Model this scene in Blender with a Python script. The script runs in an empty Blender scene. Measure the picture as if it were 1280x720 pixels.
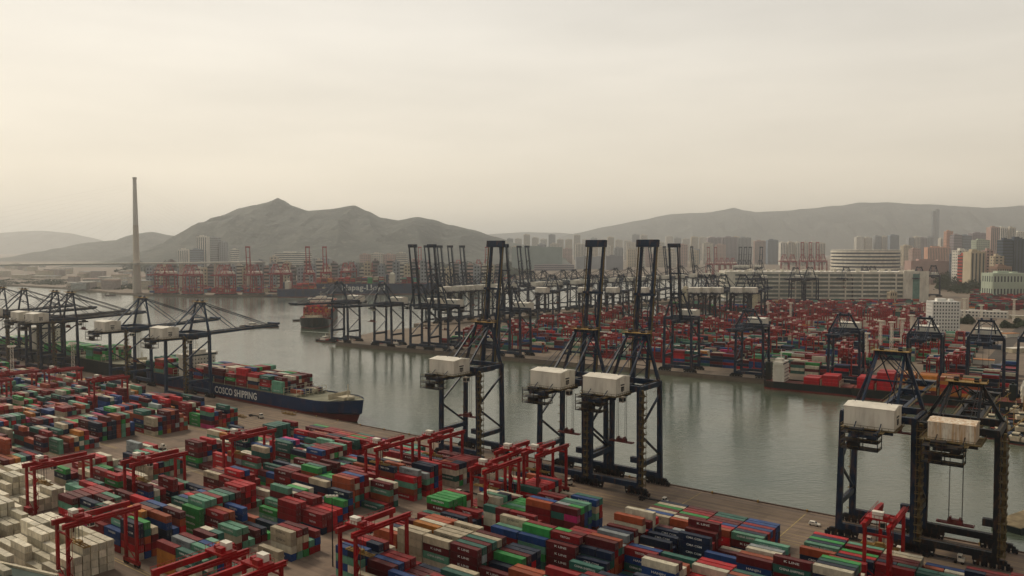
import bpy, math, random
from mathutils import Vector, Matrix, noise
from mathutils.bvhtree import BVHTree
R = random.Random(7)
rad = math.radians
S = bpy.context.scene
C = S.collection
# ------------------------------------------------------------------ survey of the place (metres)
F = 1000.; H = 116.; TH = math.atan(.05)
def at(u, v, z=0.):
    dx = (u-640)/F; dz = (360-v)/F
    y = math.cos(TH)+dz*math.sin(TH); zz = -math.sin(TH)+dz*math.cos(TH)
    k = (z-H)/zz
    return dx*k, y*k
def dist(u, v, Y):            # point at depth Y seen in direction u, v
    dz = (360-v)/F
    y = math.cos(TH)+dz*math.sin(TH); zz = -math.sin(TH)+dz*math.cos(TH)
    return (u-640)/F*Y/y, Y, H+zz/y*Y
Q = at(445, 530); _q = at(1245, 684)
_l = math.hypot(_q[0]-Q[0], _q[1]-Q[1])
U = ((_q[0]-Q[0])/_l, (_q[1]-Q[1])/_l); N = (U[1], -U[0])
AN = math.atan2(U[1], U[0])
def w(s, t): return Q[0]+U[0]*s+N[0]*t, Q[1]+U[1]*s+N[1]*t
def st(x, y):
    dx, dy = x-Q[0], y-Q[1]; return dx*U[0]+dy*U[1], dx*N[0]+dy*N[1]
G0 = at(512, 436); _g = at(1280, 503); _l = math.hypot(_g[0]-G0[0], _g[1]-G0[1])
UF = ((_g[0]-G0[0])/_l, (_g[1]-G0[1])/_l); NF = (-UF[1], UF[0])      # inland = away from us
AF = math.atan2(UF[1], UF[0])
def wf(s, t): return G0[0]+UF[0]*s+NF[0]*t, G0[1]+UF[1]*s+NF[1]*t
# ------------------------------------------------------------------ materials
MATS = {}
def nodes(name):
    m = bpy.data.materials.new(name); m.use_nodes = True
    nt = m.node_tree; b = nt.nodes['Principled BSDF']; b.inputs['Specular IOR Level'].default_value = .5 if name in ('harbour_water', 'window_glass') else .18
    return m, nt, b
def noise_node(nt, scale, detail=4, coord='Object', stretch=None):
    tc = nt.nodes.new('ShaderNodeTexCoord'); n = nt.nodes.new('ShaderNodeTexNoise')
    n.inputs['Scale'].default_value = scale; n.inputs['Detail'].default_value = detail
    src = tc.outputs[coord]
    if stretch:
        mp = nt.nodes.new('ShaderNodeMapping'); mp.inputs['Scale'].default_value = stretch
        nt.links.new(src, mp.inputs['Vector']); src = mp.outputs[0]
    nt.links.new(src, n.inputs['Vector']); return n
def ramp(nt, src, a, b, lo=.35, hi=.65):
    r = nt.nodes.new('ShaderNodeMapRange'); r.inputs[1].default_value = lo; r.inputs[2].default_value = hi
    r.inputs[3].default_value = a; r.inputs[4].default_value = b
    nt.links.new(src, r.inputs[0]); return r.outputs[0]
def mix(nt, fac, a, b, mode='MIX'):
    m = nt.nodes.new('ShaderNodeMix'); m.data_type = 'RGBA'; m.blend_type = mode
    for i, x in ((0, fac), (6, a), (7, b)):
        if isinstance(x, (int, float)): m.inputs[i].default_value = x
        elif isinstance(x, tuple): m.inputs[i].default_value = (*x[:3], 1)
        else: nt.links.new(x, m.inputs[i])
    return m.outputs[2]
def paint(name, col, rough=.55, scale=.25, var=.3, rust=0, metal=0, stretch=None, col2=None):
    if name in MATS: return MATS[name]
    m, nt, b = nodes(name)
    n = noise_node(nt, scale, 6, 'Object', stretch)
    c2 = col2 or tuple(x*(1-var) for x in col)
    c = mix(nt, ramp(nt, n.outputs['Fac'], 0, 1), col, c2)
    if rust:
        n2 = noise_node(nt, scale*2.7, 8, 'Object', (1, 1, .3))
        c = mix(nt, ramp(nt, n2.outputs['Fac'], 0, rust, .52, .72), c, (.16, .07, .03))
    nt.links.new(c, b.inputs['Base Color'])
    b.inputs['Roughness'].default_value = rough; b.inputs['Metallic'].default_value = metal
    MATS[name] = m; return m
def container_paint(name, attr):
    m, nt, b = nodes(name)
    if attr:
        a = nt.nodes.new('ShaderNodeAttribute'); a.attribute_name = 'col'; base = a.outputs['Color']
    else:
        oi = nt.nodes.new('ShaderNodeObjectInfo'); base = oi.outputs['Color']
    n = noise_node(nt, .45 if attr else .6, 6, 'Object', (1, 1, .5))
    k = ramp(nt, n.outputs['Fac'], .72, 1.12, .3, .7)
    cmb = nt.nodes.new('ShaderNodeCombineColor')
    for i in range(3): nt.links.new(k, cmb.inputs[i])
    c = mix(nt, 1.0, base, cmb.outputs[0], 'MULTIPLY')
    n2 = noise_node(nt, 2.2, 8, 'Object', (1, 1, .25))
    c = mix(nt, ramp(nt, n2.outputs['Fac'], 0, .38, .55, .75), c, (.10, .075, .045))
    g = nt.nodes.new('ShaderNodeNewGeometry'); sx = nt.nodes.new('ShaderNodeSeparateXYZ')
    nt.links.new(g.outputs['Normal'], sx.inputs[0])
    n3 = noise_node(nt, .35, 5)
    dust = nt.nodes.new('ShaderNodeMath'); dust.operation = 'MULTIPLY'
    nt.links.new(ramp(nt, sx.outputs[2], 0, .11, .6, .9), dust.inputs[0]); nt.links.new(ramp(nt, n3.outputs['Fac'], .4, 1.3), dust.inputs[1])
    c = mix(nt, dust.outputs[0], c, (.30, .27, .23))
    nt.links.new(c, b.inputs['Base Color']); b.inputs['Roughness'].default_value = .55
    if not attr:
        wv = nt.nodes.new('ShaderNodeTexWave'); wv.inputs['Scale'].default_value = 1.15
        tc = nt.nodes.new('ShaderNodeTexCoord'); nt.links.new(tc.outputs['Object'], wv.inputs['Vector'])
        bp = nt.nodes.new('ShaderNodeBump'); bp.inputs['Strength'].default_value = .8; bp.inputs['Distance'].default_value = .08
        nt.links.new(wv.outputs['Fac'], bp.inputs['Height']); nt.links.new(bp.outputs[0], b.inputs['Normal'])
    return m
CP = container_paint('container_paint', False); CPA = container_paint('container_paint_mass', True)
navy = paint('navy_steel', (.009, .026, .058), .45, .2, .4, .5)
steelblue = paint('blue_steel', (.025, .055, .105), .45, .2, .35, .4)
black = paint('dark_steel', (.011, .015, .02), .5, .3, .3, .5)
redst = paint('red_steel', (.36, .007, .010), .42, .2, .4, .35)
farred = paint('faded_red_steel', (.38, .03, .04), .5, .1, .3)
ladder = paint('stair_steel', (.16, .12, .05), .6, .6, .5, .8)
ochre = paint('ochre_rail', (.36, .22, .06), .6, .5, .4, .5)
white = paint('white_cladding', (.82, .76, .64), .5, .12, .22, .25, stretch=(1, 1, .3))
wornwhite = paint('rusty_cladding', (.80, .73, .60), .6, .5, .3, .35, stretch=(1.8, 1.8, .09), col2=(.52, .33, .18))
dark = paint('dark_opening', (.02, .022, .025), .4)
glass = paint('window_glass', (.04, .055, .065), .12)
rubber = paint('tyre_rubber', (.02, .02, .02), .8)
cream = paint('cream_paint', (.62, .54, .38), .5, .3, .25, .3)
letter_w = paint('white_lettering', (.78, .76, .70), .6, 1, .1)
letter_d = paint('dark_lettering', (.03, .035, .05), .6, 1, .1)
orange = paint('orange_paint', (.55, .20, .04), .5, .4, .3, .4)
# ------------------------------------------------------------------ mesh builder
class MB:
    def __init__(s): s.v = []; s.f = []; s.m = []; s.c = []; s.sm = False
    def face(s, pts, mi=0, col=None):
        k = len(s.v); s.v += [tuple(p) for p in pts]; s.f.append(tuple(range(k, k+len(pts)))); s.m.append(mi); s.c.append(col)
    def box(s, cx, cy, cz, sx, sy, sz, rot=0, mi=0, col=None, bottom=True):   # cz = bottom
        c, sn = (math.cos(rot), math.sin(rot)) if rot else (1, 0)
        k = len(s.v); hx, hy = sx/2, sy/2
        for z in (cz, cz+sz):
            for a, b in ((-hx, -hy), (hx, -hy), (hx, hy), (-hx, hy)):
                s.v.append((cx+a*c-b*sn, cy+a*sn+b*c, z))
        fs = [(4, 5, 6, 7), (0, 1, 5, 4), (1, 2, 6, 5), (2, 3, 7, 6), (3, 0, 4, 7)] + ([(3, 2, 1, 0)] if bottom else [])
        for q in fs: s.f.append(tuple(k+i for i in q)); s.m.append(mi); s.c.append(col)
        return s
    def bar(s, p, q, a, b=None, mi=0, up=(0, 0, 1), a2=None, b2=None):
        p, q = Vector(p), Vector(q); b = b or a; a2 = a2 or a; b2 = b2 or b
        d = (q-p).normalized(); up = Vector(up)
        if abs(d.dot(up)) > .99: up = Vector((0, 1, 0))
        x = d.cross(up).normalized(); y = x.cross(d)
        k = len(s.v)
        for o, aa, bb in ((p, a, b), (q, a2, b2)):
            for i, j in ((-1, -1), (1, -1), (1, 1), (-1, 1)): s.v.append(tuple(o+x*(i*aa/2)+y*(j*bb/2)))
        for f in ((4, 5, 6, 7), (0, 1, 5, 4), (1, 2, 6, 5), (2, 3, 7, 6), (3, 0, 4, 7), (3, 2, 1, 0)):
            s.f.append(tuple(k+i for i in f)[::-1]); s.m.append(mi); s.c.append(None)
        return s
    def tube(s, p, q, r, r2=None, n=8, mi=0, cap=True):
        p, q = Vector(p), Vector(q); r2 = r if r2 is None else r2
        d = (q-p).normalized(); up = Vector((0, 0, 1)) if abs(d.z) < .95 else Vector((0, 1, 0))
        x = d.cross(up).normalized(); y = d.cross(x); k = len(s.v)
        for o, rr in ((p, r), (q, r2)):
            for i in range(n):
                t = 2*math.pi*i/n; s.v.append(tuple(o+x*math.cos(t)*rr+y*math.sin(t)*rr))
        for i in range(n):
            j = (i+1) % n; s.f.append((k+i, k+j, k+n+j, k+n+i)); s.m.append(mi); s.c.append(None)
        if cap:
            s.f.append(tuple(k+i for i in range(n))[::-1]); s.m.append(mi); s.c.append(None)
            s.f.append(tuple(k+n+i for i in range(n))); s.m.append(mi); s.c.append(None)
        return s
    def prism(s, poly, z0, z1, mi=0):
        ar = sum(poly[i-1][0]*poly[i][1]-poly[i][0]*poly[i-1][1] for i in range(len(poly)))
        if ar < 0: poly = poly[::-1]
        n = len(poly); k = len(s.v)
        s.v += [(x, y, z0) for x, y in poly]+[(x, y, z1) for x, y in poly]
        s.f.append(tuple(k+n+i for i in range(n))); s.m.append(mi); s.c.append(None)
        for i in range(n):
            j = (i+1) % n; s.f.append((k+i, k+j, k+n+j, k+n+i)); s.m.append(mi); s.c.append(None)
        return s
    def add(s, mesh, mat, mi=0, col=None):
        k = len(s.v)
        vs, fs = mesh
        s.v += [tuple(mat @ v) for v in vs]
        for f in fs: s.f.append(tuple(k+i for i in f)); s.m.append(mi); s.c.append(col)
    def mesh(s, name, mats):
        me = bpy.data.meshes.new(name); me.from_pydata(s.v, [], s.f)
        for m in (mats if isinstance(mats, (list, tuple)) else [mats]): me.materials.append(m)
        me.polygons.foreach_set('material_index', s.m)
        if any(s.c):
            at_ = me.attributes.new('col', 'FLOAT_COLOR', 'FACE'); buf = []
            for c in s.c: buf += list((c or (.5, .5, .5))[:3])+[1.]
            at_.data.foreach_set('color', buf)
        if s.sm: me.polygons.foreach_set('use_smooth', [True]*len(me.polygons))
        me.update(); return me
    def build(s, name, mats, parent=None, loc=(0, 0, 0), rot=0):
        o = bpy.data.objects.new(name, s.mesh(name, mats)); C.objects.link(o)
        o.location = loc; o.rotation_euler = (0, 0, rot)
        if parent: o.parent = parent
        return o
def tag(o, label=None, cat=None, group=None, kind=None):
    for k, x in (('label', label), ('category', cat), ('group', group), ('kind', kind)):
        if x: o[k] = x
    return o
def empty(name, loc=(0, 0, 0), rot=0):
    o = bpy.data.objects.new(name, None); C.objects.link(o); o.location = loc; o.rotation_euler = (0, 0, rot); return o
KIDS = {}
def copy_tree(o, parent=None):
    c = o.copy(); C.objects.link(c); c.parent = parent
    for ch in children(o): copy_tree(ch, c)
    return c
def children(o): return [x for x in bpy.data.objects if x.parent == o] if o.name not in KIDS else KIDS[o.name]
def remember(o):
    ch = [x for x in bpy.data.objects if x.parent == o]; KIDS[o.name] = ch
    for x in ch: remember(x)
def clone(o, loc, rot, label, group=None, cat=None):
    global _used
    if o.name in _used:
        n = copy_tree(o)
    else:
        n = o; _used.add(o.name)
    n.location = loc; n.rotation_euler = (0, 0, rot); n['label'] = label
    if group: n['group'] = group
    return n
_used = set()
ORD = 'zeroth first second third fourth fifth sixth seventh eighth ninth tenth eleventh twelfth thirteenth fourteenth fifteenth sixteenth seventeenth eighteenth nineteenth twentieth'.split()
_t = 'twenty thirty forty fifty sixty seventy eighty ninety'.split(); _to = 'twentieth thirtieth fortieth fiftieth sixtieth seventieth eightieth ninetieth'.split()
def nth(n):
    if n <= 20: return ORD[n]
    if n % 10 == 0: return _to[n//10-2]
    return _t[n//10-2]+'-'+ORD[n % 10]
# ------------------------------------------------------------------ camera, world, sun, haze
cam = bpy.data.cameras.new('camera'); co = bpy.data.objects.new('camera', cam); C.objects.link(co)
cam.sensor_width = 36; cam.lens = 36*F/1280; cam.clip_end = 60000; cam.clip_start = 1
co.location = (0, 0, H); co.rotation_euler = (math.pi/2-TH, 0, 0); S.camera = co
S.view_settings.view_transform = 'Standard'; S.view_settings.look = 'None'; S.view_settings.gamma = 1
S.view_settings.exposure = 0.44
SUN_AZ, SUN_EL = rad(-48), rad(46)            # azimuth from +Y, negative to the left
wd = bpy.data.worlds.new('World'); S.world = wd; wd.use_nodes = True
nt = wd.node_tree; nt.nodes.clear()
out = nt.nodes.new('ShaderNodeOutputWorld')
sky = nt.nodes.new('ShaderNodeTexSky'); sky.sky_type = 'NISHITA'; sky.sun_disc = False
sky.sun_elevation = SUN_EL; sky.sun_rotation = SUN_AZ; sky.dust_density = 4; sky.air_density = 1.5
bg1 = nt.nodes.new('ShaderNodeBackground'); bg1.inputs[1].default_value = .05
nt.links.new(sky.outputs[0], bg1.inputs[0])
tc = nt.nodes.new('ShaderNodeTexCoord'); nrm = nt.nodes.new('ShaderNodeVectorMath'); nrm.operation = 'NORMALIZE'
nt.links.new(tc.outputs['Generated'], nrm.inputs[0])
sp = nt.nodes.new('ShaderNodeSeparateXYZ'); nt.links.new(nrm.outputs[0], sp.inputs[0])
cr = nt.nodes.new('ShaderNodeValToRGB'); cr.color_ramp.interpolation = 'B_SPLINE'
els = [(0.0, (.87, .76, .58)), (.04, (.865, .755, .58)), (.12, (.78, .70, .575)), (.27, (.73, .685, .61)), (.5, (.44, .42, .385)), (1, (.21, .21, .21))]
while len(cr.color_ramp.elements) < len(els): cr.color_ramp.elements.new(.5)
for e, (p, c) in zip(cr.color_ramp.elements, els): e.position = p; e.color = (*c, 1)
nt.links.new(sp.outputs[2], cr.inputs[0])
dt = nt.nodes.new('ShaderNodeVectorMath'); dt.operation = 'DOT_PRODUCT'; dt.inputs[1].default_value = (math.sin(rad(-48)), math.cos(rad(-48)), .15)
nt.links.new(nrm.outputs[0], dt.inputs[0])
azr = nt.nodes.new('ShaderNodeValToRGB'); azr.color_ramp.interpolation = 'EASE'
ae = [(0, .56), (.42, .60), (.58, .96), (1, 1.03)]
while len(azr.color_ramp.elements) < 4: azr.color_ramp.elements.new(.5)
for e, (p_, c_) in zip(azr.color_ramp.elements, ae): e.position = p_; e.color = (c_*.8, c_*.8, c_*.8, 1)
a2_ = nt.nodes.new('ShaderNodeMath'); a2_.operation = 'MULTIPLY'; a2_.inputs[1].default_value = 1.25
nt.links.new(ramp(nt, dt.outputs['Value'], 0, 1, -1, 1), azr.inputs[0]); nt.links.new(azr.outputs[0], a2_.inputs[0]); azf = a2_.outputs[0]
mp = nt.nodes.new('ShaderNodeMapping'); mp.inputs['Scale'].default_value = (1.2, 1.2, 7); mp.inputs['Rotation'].default_value = (.05, .06, 0)
nt.links.new(nrm.outputs[0], mp.inputs[0])
nz = nt.nodes.new('ShaderNodeTexNoise'); nz.inputs['Scale'].default_value = 1.6; nz.inputs['Detail'].default_value = 5; nz.inputs['Roughness'].default_value = .55
nt.links.new(mp.outputs[0], nz.inputs['Vector'])
cl = ramp(nt, nz.outputs['Fac'], .88, 1.06, .3, .7)
mm = nt.nodes.new('ShaderNodeMath'); mm.operation = 'MULTIPLY'; nt.links.new(azf, mm.inputs[0]); nt.links.new(cl, mm.inputs[1])
bg2 = nt.nodes.new('ShaderNodeBackground'); nt.links.new(cr.outputs[0], bg2.inputs[0]); nt.links.new(mm.outputs[0], bg2.inputs[1])
ms = nt.nodes.new('ShaderNodeMixShader'); ms.inputs[0].default_value = .88
nt.links.new(bg1.outputs[0], ms.inputs[1]); nt.links.new(bg2.outputs[0], ms.inputs[2]); nt.links.new(ms.outputs[0], out.inputs[0])
sl = bpy.data.lights.new('sun', 'SUN'); sl.energy = 1.5; sl.angle = rad(12); sl.color = (1, .88, .70)
so = bpy.data.objects.new('sun', sl); C.objects.link(so)
d = Vector((math.sin(SUN_AZ)*math.cos(SUN_EL), math.cos(SUN_AZ)*math.cos(SUN_EL), math.sin(SUN_EL)))
so.rotation_euler = d.to_track_quat('Z', 'Y').to_euler()
S.cycles.use_denoising = True
S.cycles.volume_bounces = 3; S.cycles.max_bounces = 6; S.cycles.diffuse_bounces = 3; S.cycles.glossy_bounces = 3
S.cycles.sample_clamp_indirect = 4
hm = bpy.data.materials.new('haze_air'); hm.use_nodes = True; hn = hm.node_tree
hn.nodes.remove(hn.nodes['Principled BSDF'])
pv = hn.nodes.new('ShaderNodeVolumePrincipled'); pv.inputs['Color'].default_value = (.95, .965, .97, 1)
pv.inputs['Density'].default_value = 7.2e-5; pv.inputs['Anisotropy'].default_value = .75
hn.links.new(pv.outputs[0], hn.nodes['Material Output'].inputs['Volume'])
hz = MB().box(0, 9000, -9, 60000, 62000, 1040).build('haze', hm); tag(hz, kind='stuff')
# ------------------------------------------------------------------ ground and water
def structure(o): o['kind'] = 'structure'; return o
m, nt, b = nodes('harbour_water')
WL = -4.
n1 = noise_node(nt, .035, 5, 'Object', (1, 1.8, 1)); n2 = noise_node(nt, .24, 6, 'Object', (.8, 1.9, 1)); n4 = noise_node(nt, .006, 4)
bp = nt.nodes.new('ShaderNodeBump'); bp.inputs['Strength'].default_value = .22; bp.inputs['Distance'].default_value = 1.4
bp2 = nt.nodes.new('ShaderNodeBump'); bp2.inputs['Strength'].default_value = .7; bp2.inputs['Distance'].default_value = .32
nt.links.new(n1.outputs['Fac'], bp.inputs['Height']); nt.links.new(n2.outputs['Fac'], bp2.inputs['Height'])
nt.links.new(bp.outputs[0], bp2.inputs['Normal']); nt.links.new(bp2.outputs[0], b.inputs['Normal'])
nt.links.new(mix(nt, ramp(nt, n4.outputs['Fac'], 0, 1), (.045, .070, .048), (.125, .132, .092)), b.inputs['Base Color'])
nt.links.new(ramp(nt, n4.outputs['Fac'], .03, .16), b.inputs['Roughness']); b.inputs['IOR'].default_value = 1.33
water = MB(); water.face([(-29000, -19000, WL), (29000, -19000, WL), (29000, 38000, WL), (-29000, 38000, WL)])
structure(water.build('water', m))
# concrete of the quays
def concrete(name, ang, org, c1, c2, c3):
    m, nt, b = nodes(name)
    tc = nt.nodes.new('ShaderNodeTexCoord'); mp = nt.nodes.new('ShaderNodeMapping'); mp.vector_type = 'TEXTURE'
    mp.inputs['Rotation'].default_value = (0, 0, ang); mp.inputs['Location'].default_value = (*org, 0)
    nt.links.new(tc.outputs['Object'], mp.inputs[0])
    def nn(sc, st_, det=6):
        q = nt.nodes.new('ShaderNodeMapping'); q.inputs['Scale'].default_value = st_; nt.links.new(mp.outputs[0], q.inputs[0])
        n = nt.nodes.new('ShaderNodeTexNoise'); n.inputs['Scale'].default_value = sc; n.inputs['Detail'].default_value = det
        nt.links.new(q.outputs[0], n.inputs['Vector']); return n.outputs['Fac']
    c = mix(nt, ramp(nt, nn(.03, (1, 1, 1)), 0, 1), c1, c2)
    c = mix(nt, ramp(nt, nn(.42, (.03, 1, 1)), 0, .55, .5, .7), c, c3)          # tyre tracks along the quay
    c = mix(nt, ramp(nt, nn(.16, (1, 1, 1)), 0, .55, .55, .72), c, tuple(x*.45 for x in c1))
    br = nt.nodes.new('ShaderNodeTexBrick'); br.inputs['Scale'].default_value = .1; br.offset = 0
    br.inputs['Mortar Size'].default_value = .008; br.inputs['Brick Width'].default_value = .8; br.inputs['Row Height'].default_value = .6
    br.inputs['Color1'].default_value = (1, 1, 1, 1); br.inputs['Color2'].default_value = (.86, .86, .86, 1); br.inputs['Mortar'].default_value = (.8, .8, .8, 1)
    nt.links.new(mp.outputs[0], br.inputs['Vector'])
    c = mix(nt, 1., c, br.outputs['Color'], 'MULTIPLY')
    nt.links.new(c, b.inputs['Base Color']); b.inputs['Roughness'].default_value = .8
    return m
conN = concrete('near_concrete', AN, Q, (.27, .195, .14), (.185, .137, .102), (.085, .066, .053))
conF = concrete('far_concrete', AF, G0, (.26, .20, .145), (.20, .155, .115), (.15, .115, .09))
def land(name, poly, mat, z=0., label=None):
    mb = MB(); mb.prism(poly, WL-4, z); return structure(mb.build(name, mat))
land('ground', [w(-1400, 0), w(900, 0), w(900, 800), w(-1400, 900)], conN)
def pl(pts): return [at(*p) for p in pts]
land('ground', [wf(-118, 0), wf(1100, 0), (1900, 400), (2600, 2600), (4200, 5200), (17000, 18500), (17000, 22000), (-20000, 22000), (-20000, 12000), (-4000, 3200)]
     + pl([(-120, 352), (0, 355), (90, 360), (150, 366), (250, 369), (380, 367), (470, 360), (530, 354), (650, 348), (800, 345), (930, 346), (972, 352), (985, 374), (975, 396), (930, 407), (820, 404), (700, 402), (600, 403), (545, 407), (470, 414)]), conF)
PB0 = at(552, 401); PBU = (.65/1.0, .76); _l = math.hypot(*PBU); PBU = (PBU[0]/_l, PBU[1]/_l); PBN = (PBU[1], -PBU[0])   # inland to the right
AB = math.atan2(PBU[1], PBU[0])
def wb(s, t): return PB0[0]+PBU[0]*s+PBN[0]*t, PB0[1]+PBU[1]*s+PBN[1]*t
land('ground', [wb(-60, 0), wb(900, 0), wb(900, 45), wb(-60, 45)], conF, .02)
# quay furniture, rails and painted lines on the near quay
mb = MB()
yellow = paint('line_paint_yellow', (.48, .36, .14), .7, .4, .4); wline = paint('line_paint_white', (.5, .47, .42), .7, .4, .4)
def strip(mb, s0, s1, t0, t1, z=.006, mi=0): mb.face([(*w(s0, t0), z), (*w(s0, t1), z), (*w(s1, t1), z), (*w(s1, t0), z)], mi)
ml = MB()
for t, w_ in ((33, .3), (40.5, .35), (28, .15), (36.5, .2), (8.5, .15), (13, .15), (17.5, .15), (21.5, .15), (44.6, .2)): strip(ml, -700, 640, t, t+w_)
for s in (-190, -105, -14, 66, 156, 243, 292): strip(ml, s, s+.4, 4, 40)
for k in range(7):
    t = 46+28*k
    for tt in (t-2.6, t+24.2):
        for a, b_ in ((-560, -62), (-20, 136), (166, 620)): strip(ml, a, b_, tt, tt+.3, .006)
structure(ml.build('painted_line', yellow))
mr = MB()
for t in (3.2, 4.2, 24.4, 25.2): strip(mr, -700, 640, t, t+.28, .007)
structure(mr.build('crane_rail', paint('rail_groove', (.05, .04, .035), .6)))
mk = MB()
kc = w(-30, .45); mk.box(*w(-30, .45), 0, 1340, .9, .35, AN); structure(mk.build('quay_kerb', paint('kerb_timber', (.10, .06, .04), .8)))
mk = MB(); mk.box(*wf(400, .45), 0, 1100, .9, .35, AF); structure(mk.build('quay_kerb', paint('kerb_dark', (.06, .05, .045), .8)))
# pale worn access road across the yard
mp_ = MB()
def roadpts(a, b_, wd_, z=.01):
    a, b_ = Vector((*a, z)), Vector((*b_, z)); d_ = (b_-a).normalized(); n_ = Vector((-d_.y, d_.x, 0))*wd_/2
    mp_.face([a-n_, b_-n_, b_+n_, a+n_])
roadpts(at(112, 581), at(290, 549), 5); roadpts(at(230, 590), at(330, 575), 2.2, .014)
structure(mp_.build('road', paint('pale_road', (.40, .34, .25), .85, .2, .4)))
# ------------------------------------------------------------------ ship to shore crane
def rail(mb, p, q, h=1.1, mi=0, n=None):
    p, q = Vector(p), Vector(q); L = (q-p).length; n = n or max(2, int(L/3))
    mb.bar(p+Vector((0, 0, h)), q+Vector((0, 0, h)), .12, .12, mi)
    for i in range(n+1):
        a = p.lerp(q, i/n); mb.bar(a, a+Vector((0, 0, h)), .1, .1, mi)
def make_sts(boom_up, steel, house_mat, apex=73., ZT=50., label='', boomlen=71., simple=False, trolley_y=-14., drop=28., emblem=True, ropes=True, lad=None, hk=1):
    r = empty('quay_crane'); tag(r, label, 'crane')
    WX, GY = 13.6, -21.
    lad = lad or ladder
    for sx in (-1, 1):
        for y in (0, GY):
            MB().bar((sx*WX, y, 3.4), (sx*(WX-.6), y, ZT), 2.3, 2.0, a2=1.9, b2=1.8).build('leg', steel, r)
            g = MB()
            for k in range(5):
                cx = sx*(WX-1)+(k-2)*2.6
                g.box(cx, y, .5, 2.1, 1.3, 1.3); g.tube((cx-.55, y-.35, .5), (cx-.55, y+.35, .5), .48, n=8); g.tube((cx+.55, y-.35, .5), (cx+.55, y+.35, .5), .48, n=8)
            g.box(sx*WX-2.6, y, 1.9, 3.6, 1, .8); g.box(sx*WX+2.6, y, 1.9, 3.6, 1, .8); g.box(sx*WX, y, 2.6, 6, 1.5, 1)
            g.box(sx*(WX-6.5), y, 1.4, .7, 1.5, .9, 0, 1)
            g.box(sx*(WX-2), y, 1.9, 11, 1.7, 1.5); g.box(sx*(WX-4), y-1.1, 2, 2.2, .9, 2.2); g.build('bogie', [black, white], r)
    for y in (0, GY):
        g = MB(); g.bar((-WX-1, y, 4.6), (WX+1, y, 4.6), 1.8, 2.6)
        if not simple: rail(g, (-WX, y-.7, 5.3), (WX, y-.7, 5.3))
        g.build('sill_beam', steel, r)
    for sx in (-1, 1):
        x = sx*(WX-.15)
        g = MB(); g.bar((x, GY+1, 14), (x, -1, 14), 1.5, 2.2)
        if not simple: rail(g, (x+.7, GY+1, 15.1), (x+.7, -1, 15.1), mi=1)
        g.build('portal_beam', [steel, lad], r)
        g = MB(); x = sx*(WX-.4)
        g.bar((x, GY+.8, 31), (x, -.7, 44.5), .85, .9); g.bar((x, GY+.8, 28.5), (x, -.7, 15.6), .85, .9)
        g.build('diagonal_brace', steel, r)
        g = MB(); x = sx*(WX-.6); g.bar((x, GY-1, ZT), (x, 1.2, ZT), 1.6, 2.2)
        if not simple: rail(g, (x+.8, GY-1, ZT+1.1), (x+.8, 1, ZT+1.1), mi=1)
        g.build('top_beam', [steel, lad], r)
    g = MB()
    for y in (0, GY): g.bar((-WX, y, ZT+.2), (WX, y, ZT+.2), 1.9, 2.6)
    g.build('cross_beam', steel, r)
    # trolley girder towards the land
    g = MB()
    for sx in (-1, 1):
        g.bar((sx*3.9, 5, ZT-2.9), (sx*3.9, GY-22, ZT-2.9), 1.2, 2.0)
        rail(g, (sx*6, 4, ZT-1.9), (sx*6, GY+2, ZT-1.9), mi=1, n=10); g.bar((sx*5.4, 4, ZT-2), (sx*5.4, GY-20, ZT-2), 1.4, .15, 1)
    for y in (4, -8, -14, GY-8, GY-21.5): g.bar((-3.9, y, ZT-3.2), (3.9, y, ZT-3.2), .8, 1.2)
    g.build('trolley_girder', [steel, lad], r)
    # machine house
    hy = GY-8.2; g = MB(); hz_ = ZT-1.6; HH = 7.8
    g.box(0, hy, hz_, 17.6, 13, HH)
    k = len(g.v)
    for i in range(2):
        g.face([(-9.0, hy-6.7, hz_+HH), (9.0, hy-6.7, hz_+HH), (9.0, hy, hz_+HH+.9), (-9.0, hy, hz_+HH+.9)] if i == 0 else [(-9.0, hy, hz_+HH+.9), (9.0, hy, hz_+HH+.9), (9.0, hy+6.7, hz_+HH), (-9.0, hy+6.7, hz_+HH)])
    for sx in (-1, 1): g.face([(sx*9.0, hy-6.7, hz_+HH), (sx*9.0, hy, hz_+HH+.9), (sx*9.0, hy+6.7, hz_+HH)][::sx])
    g.box(0, hy, hz_+HH-.2, 18.2, 13.5, .25)
    for i in range(11): g.box(-8+1.6*i, hy-6.53, hz_, .16, .12, HH-.2)
    for i in range(9): g.box(8.83, hy-6+1.5*i, hz_, .12, .16, HH-.2)
    hs = g.build('machine_house', house_mat, r)
    if hk != 1: hs.scale = (hk, hk, hk*.95); hs.location = (0, hy*(1-hk), hz_*(1-hk*.95))
    if emblem:
        g = MB(); X = 8.96
        g.box(X, hy-.5, hz_+4.3, .1, 3.4, .55); g.box(X, hy-.5, hz_+1.3, .1, .5, 2.4); g.box(X, hy+.6, hz_+1.6, .1, .5, 1.9); g.box(X, hy-1.5, hz_+1.6, .1, .5, 1.9)
        g.box(X, hy-.5, hz_+3.2, .1, 2.8, .5); g.build('emblem', dark, hs)
    g = MB(); g.box(0, hy, ZT-2, 19.5, 15.2, .3, mi=1)
    for a in ((-9.7, hy-7.7, 9.7, hy-7.7), (9.7, hy-7.7, 9.7, hy+7.7), (-9.7, hy-7.7, -9.7, hy+7.7)):
        rail(g, (a[0], a[1], ZT-1.7), (a[2], a[3], ZT-1.7), mi=1, n=8)
    g.bar((-8.5, hy-6, ZT-2.7), (8.5, hy-6, ZT-2.7), .8, 1.2); g.bar((-8.5, hy+5, ZT-2.7), (8.5, hy+5, ZT-2.7), .8, 1.2)
    g.build('service_platform', [steel, lad], r)
    # landside hanging maintenance gallery
    g = MB(); yy = hy-11
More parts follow.
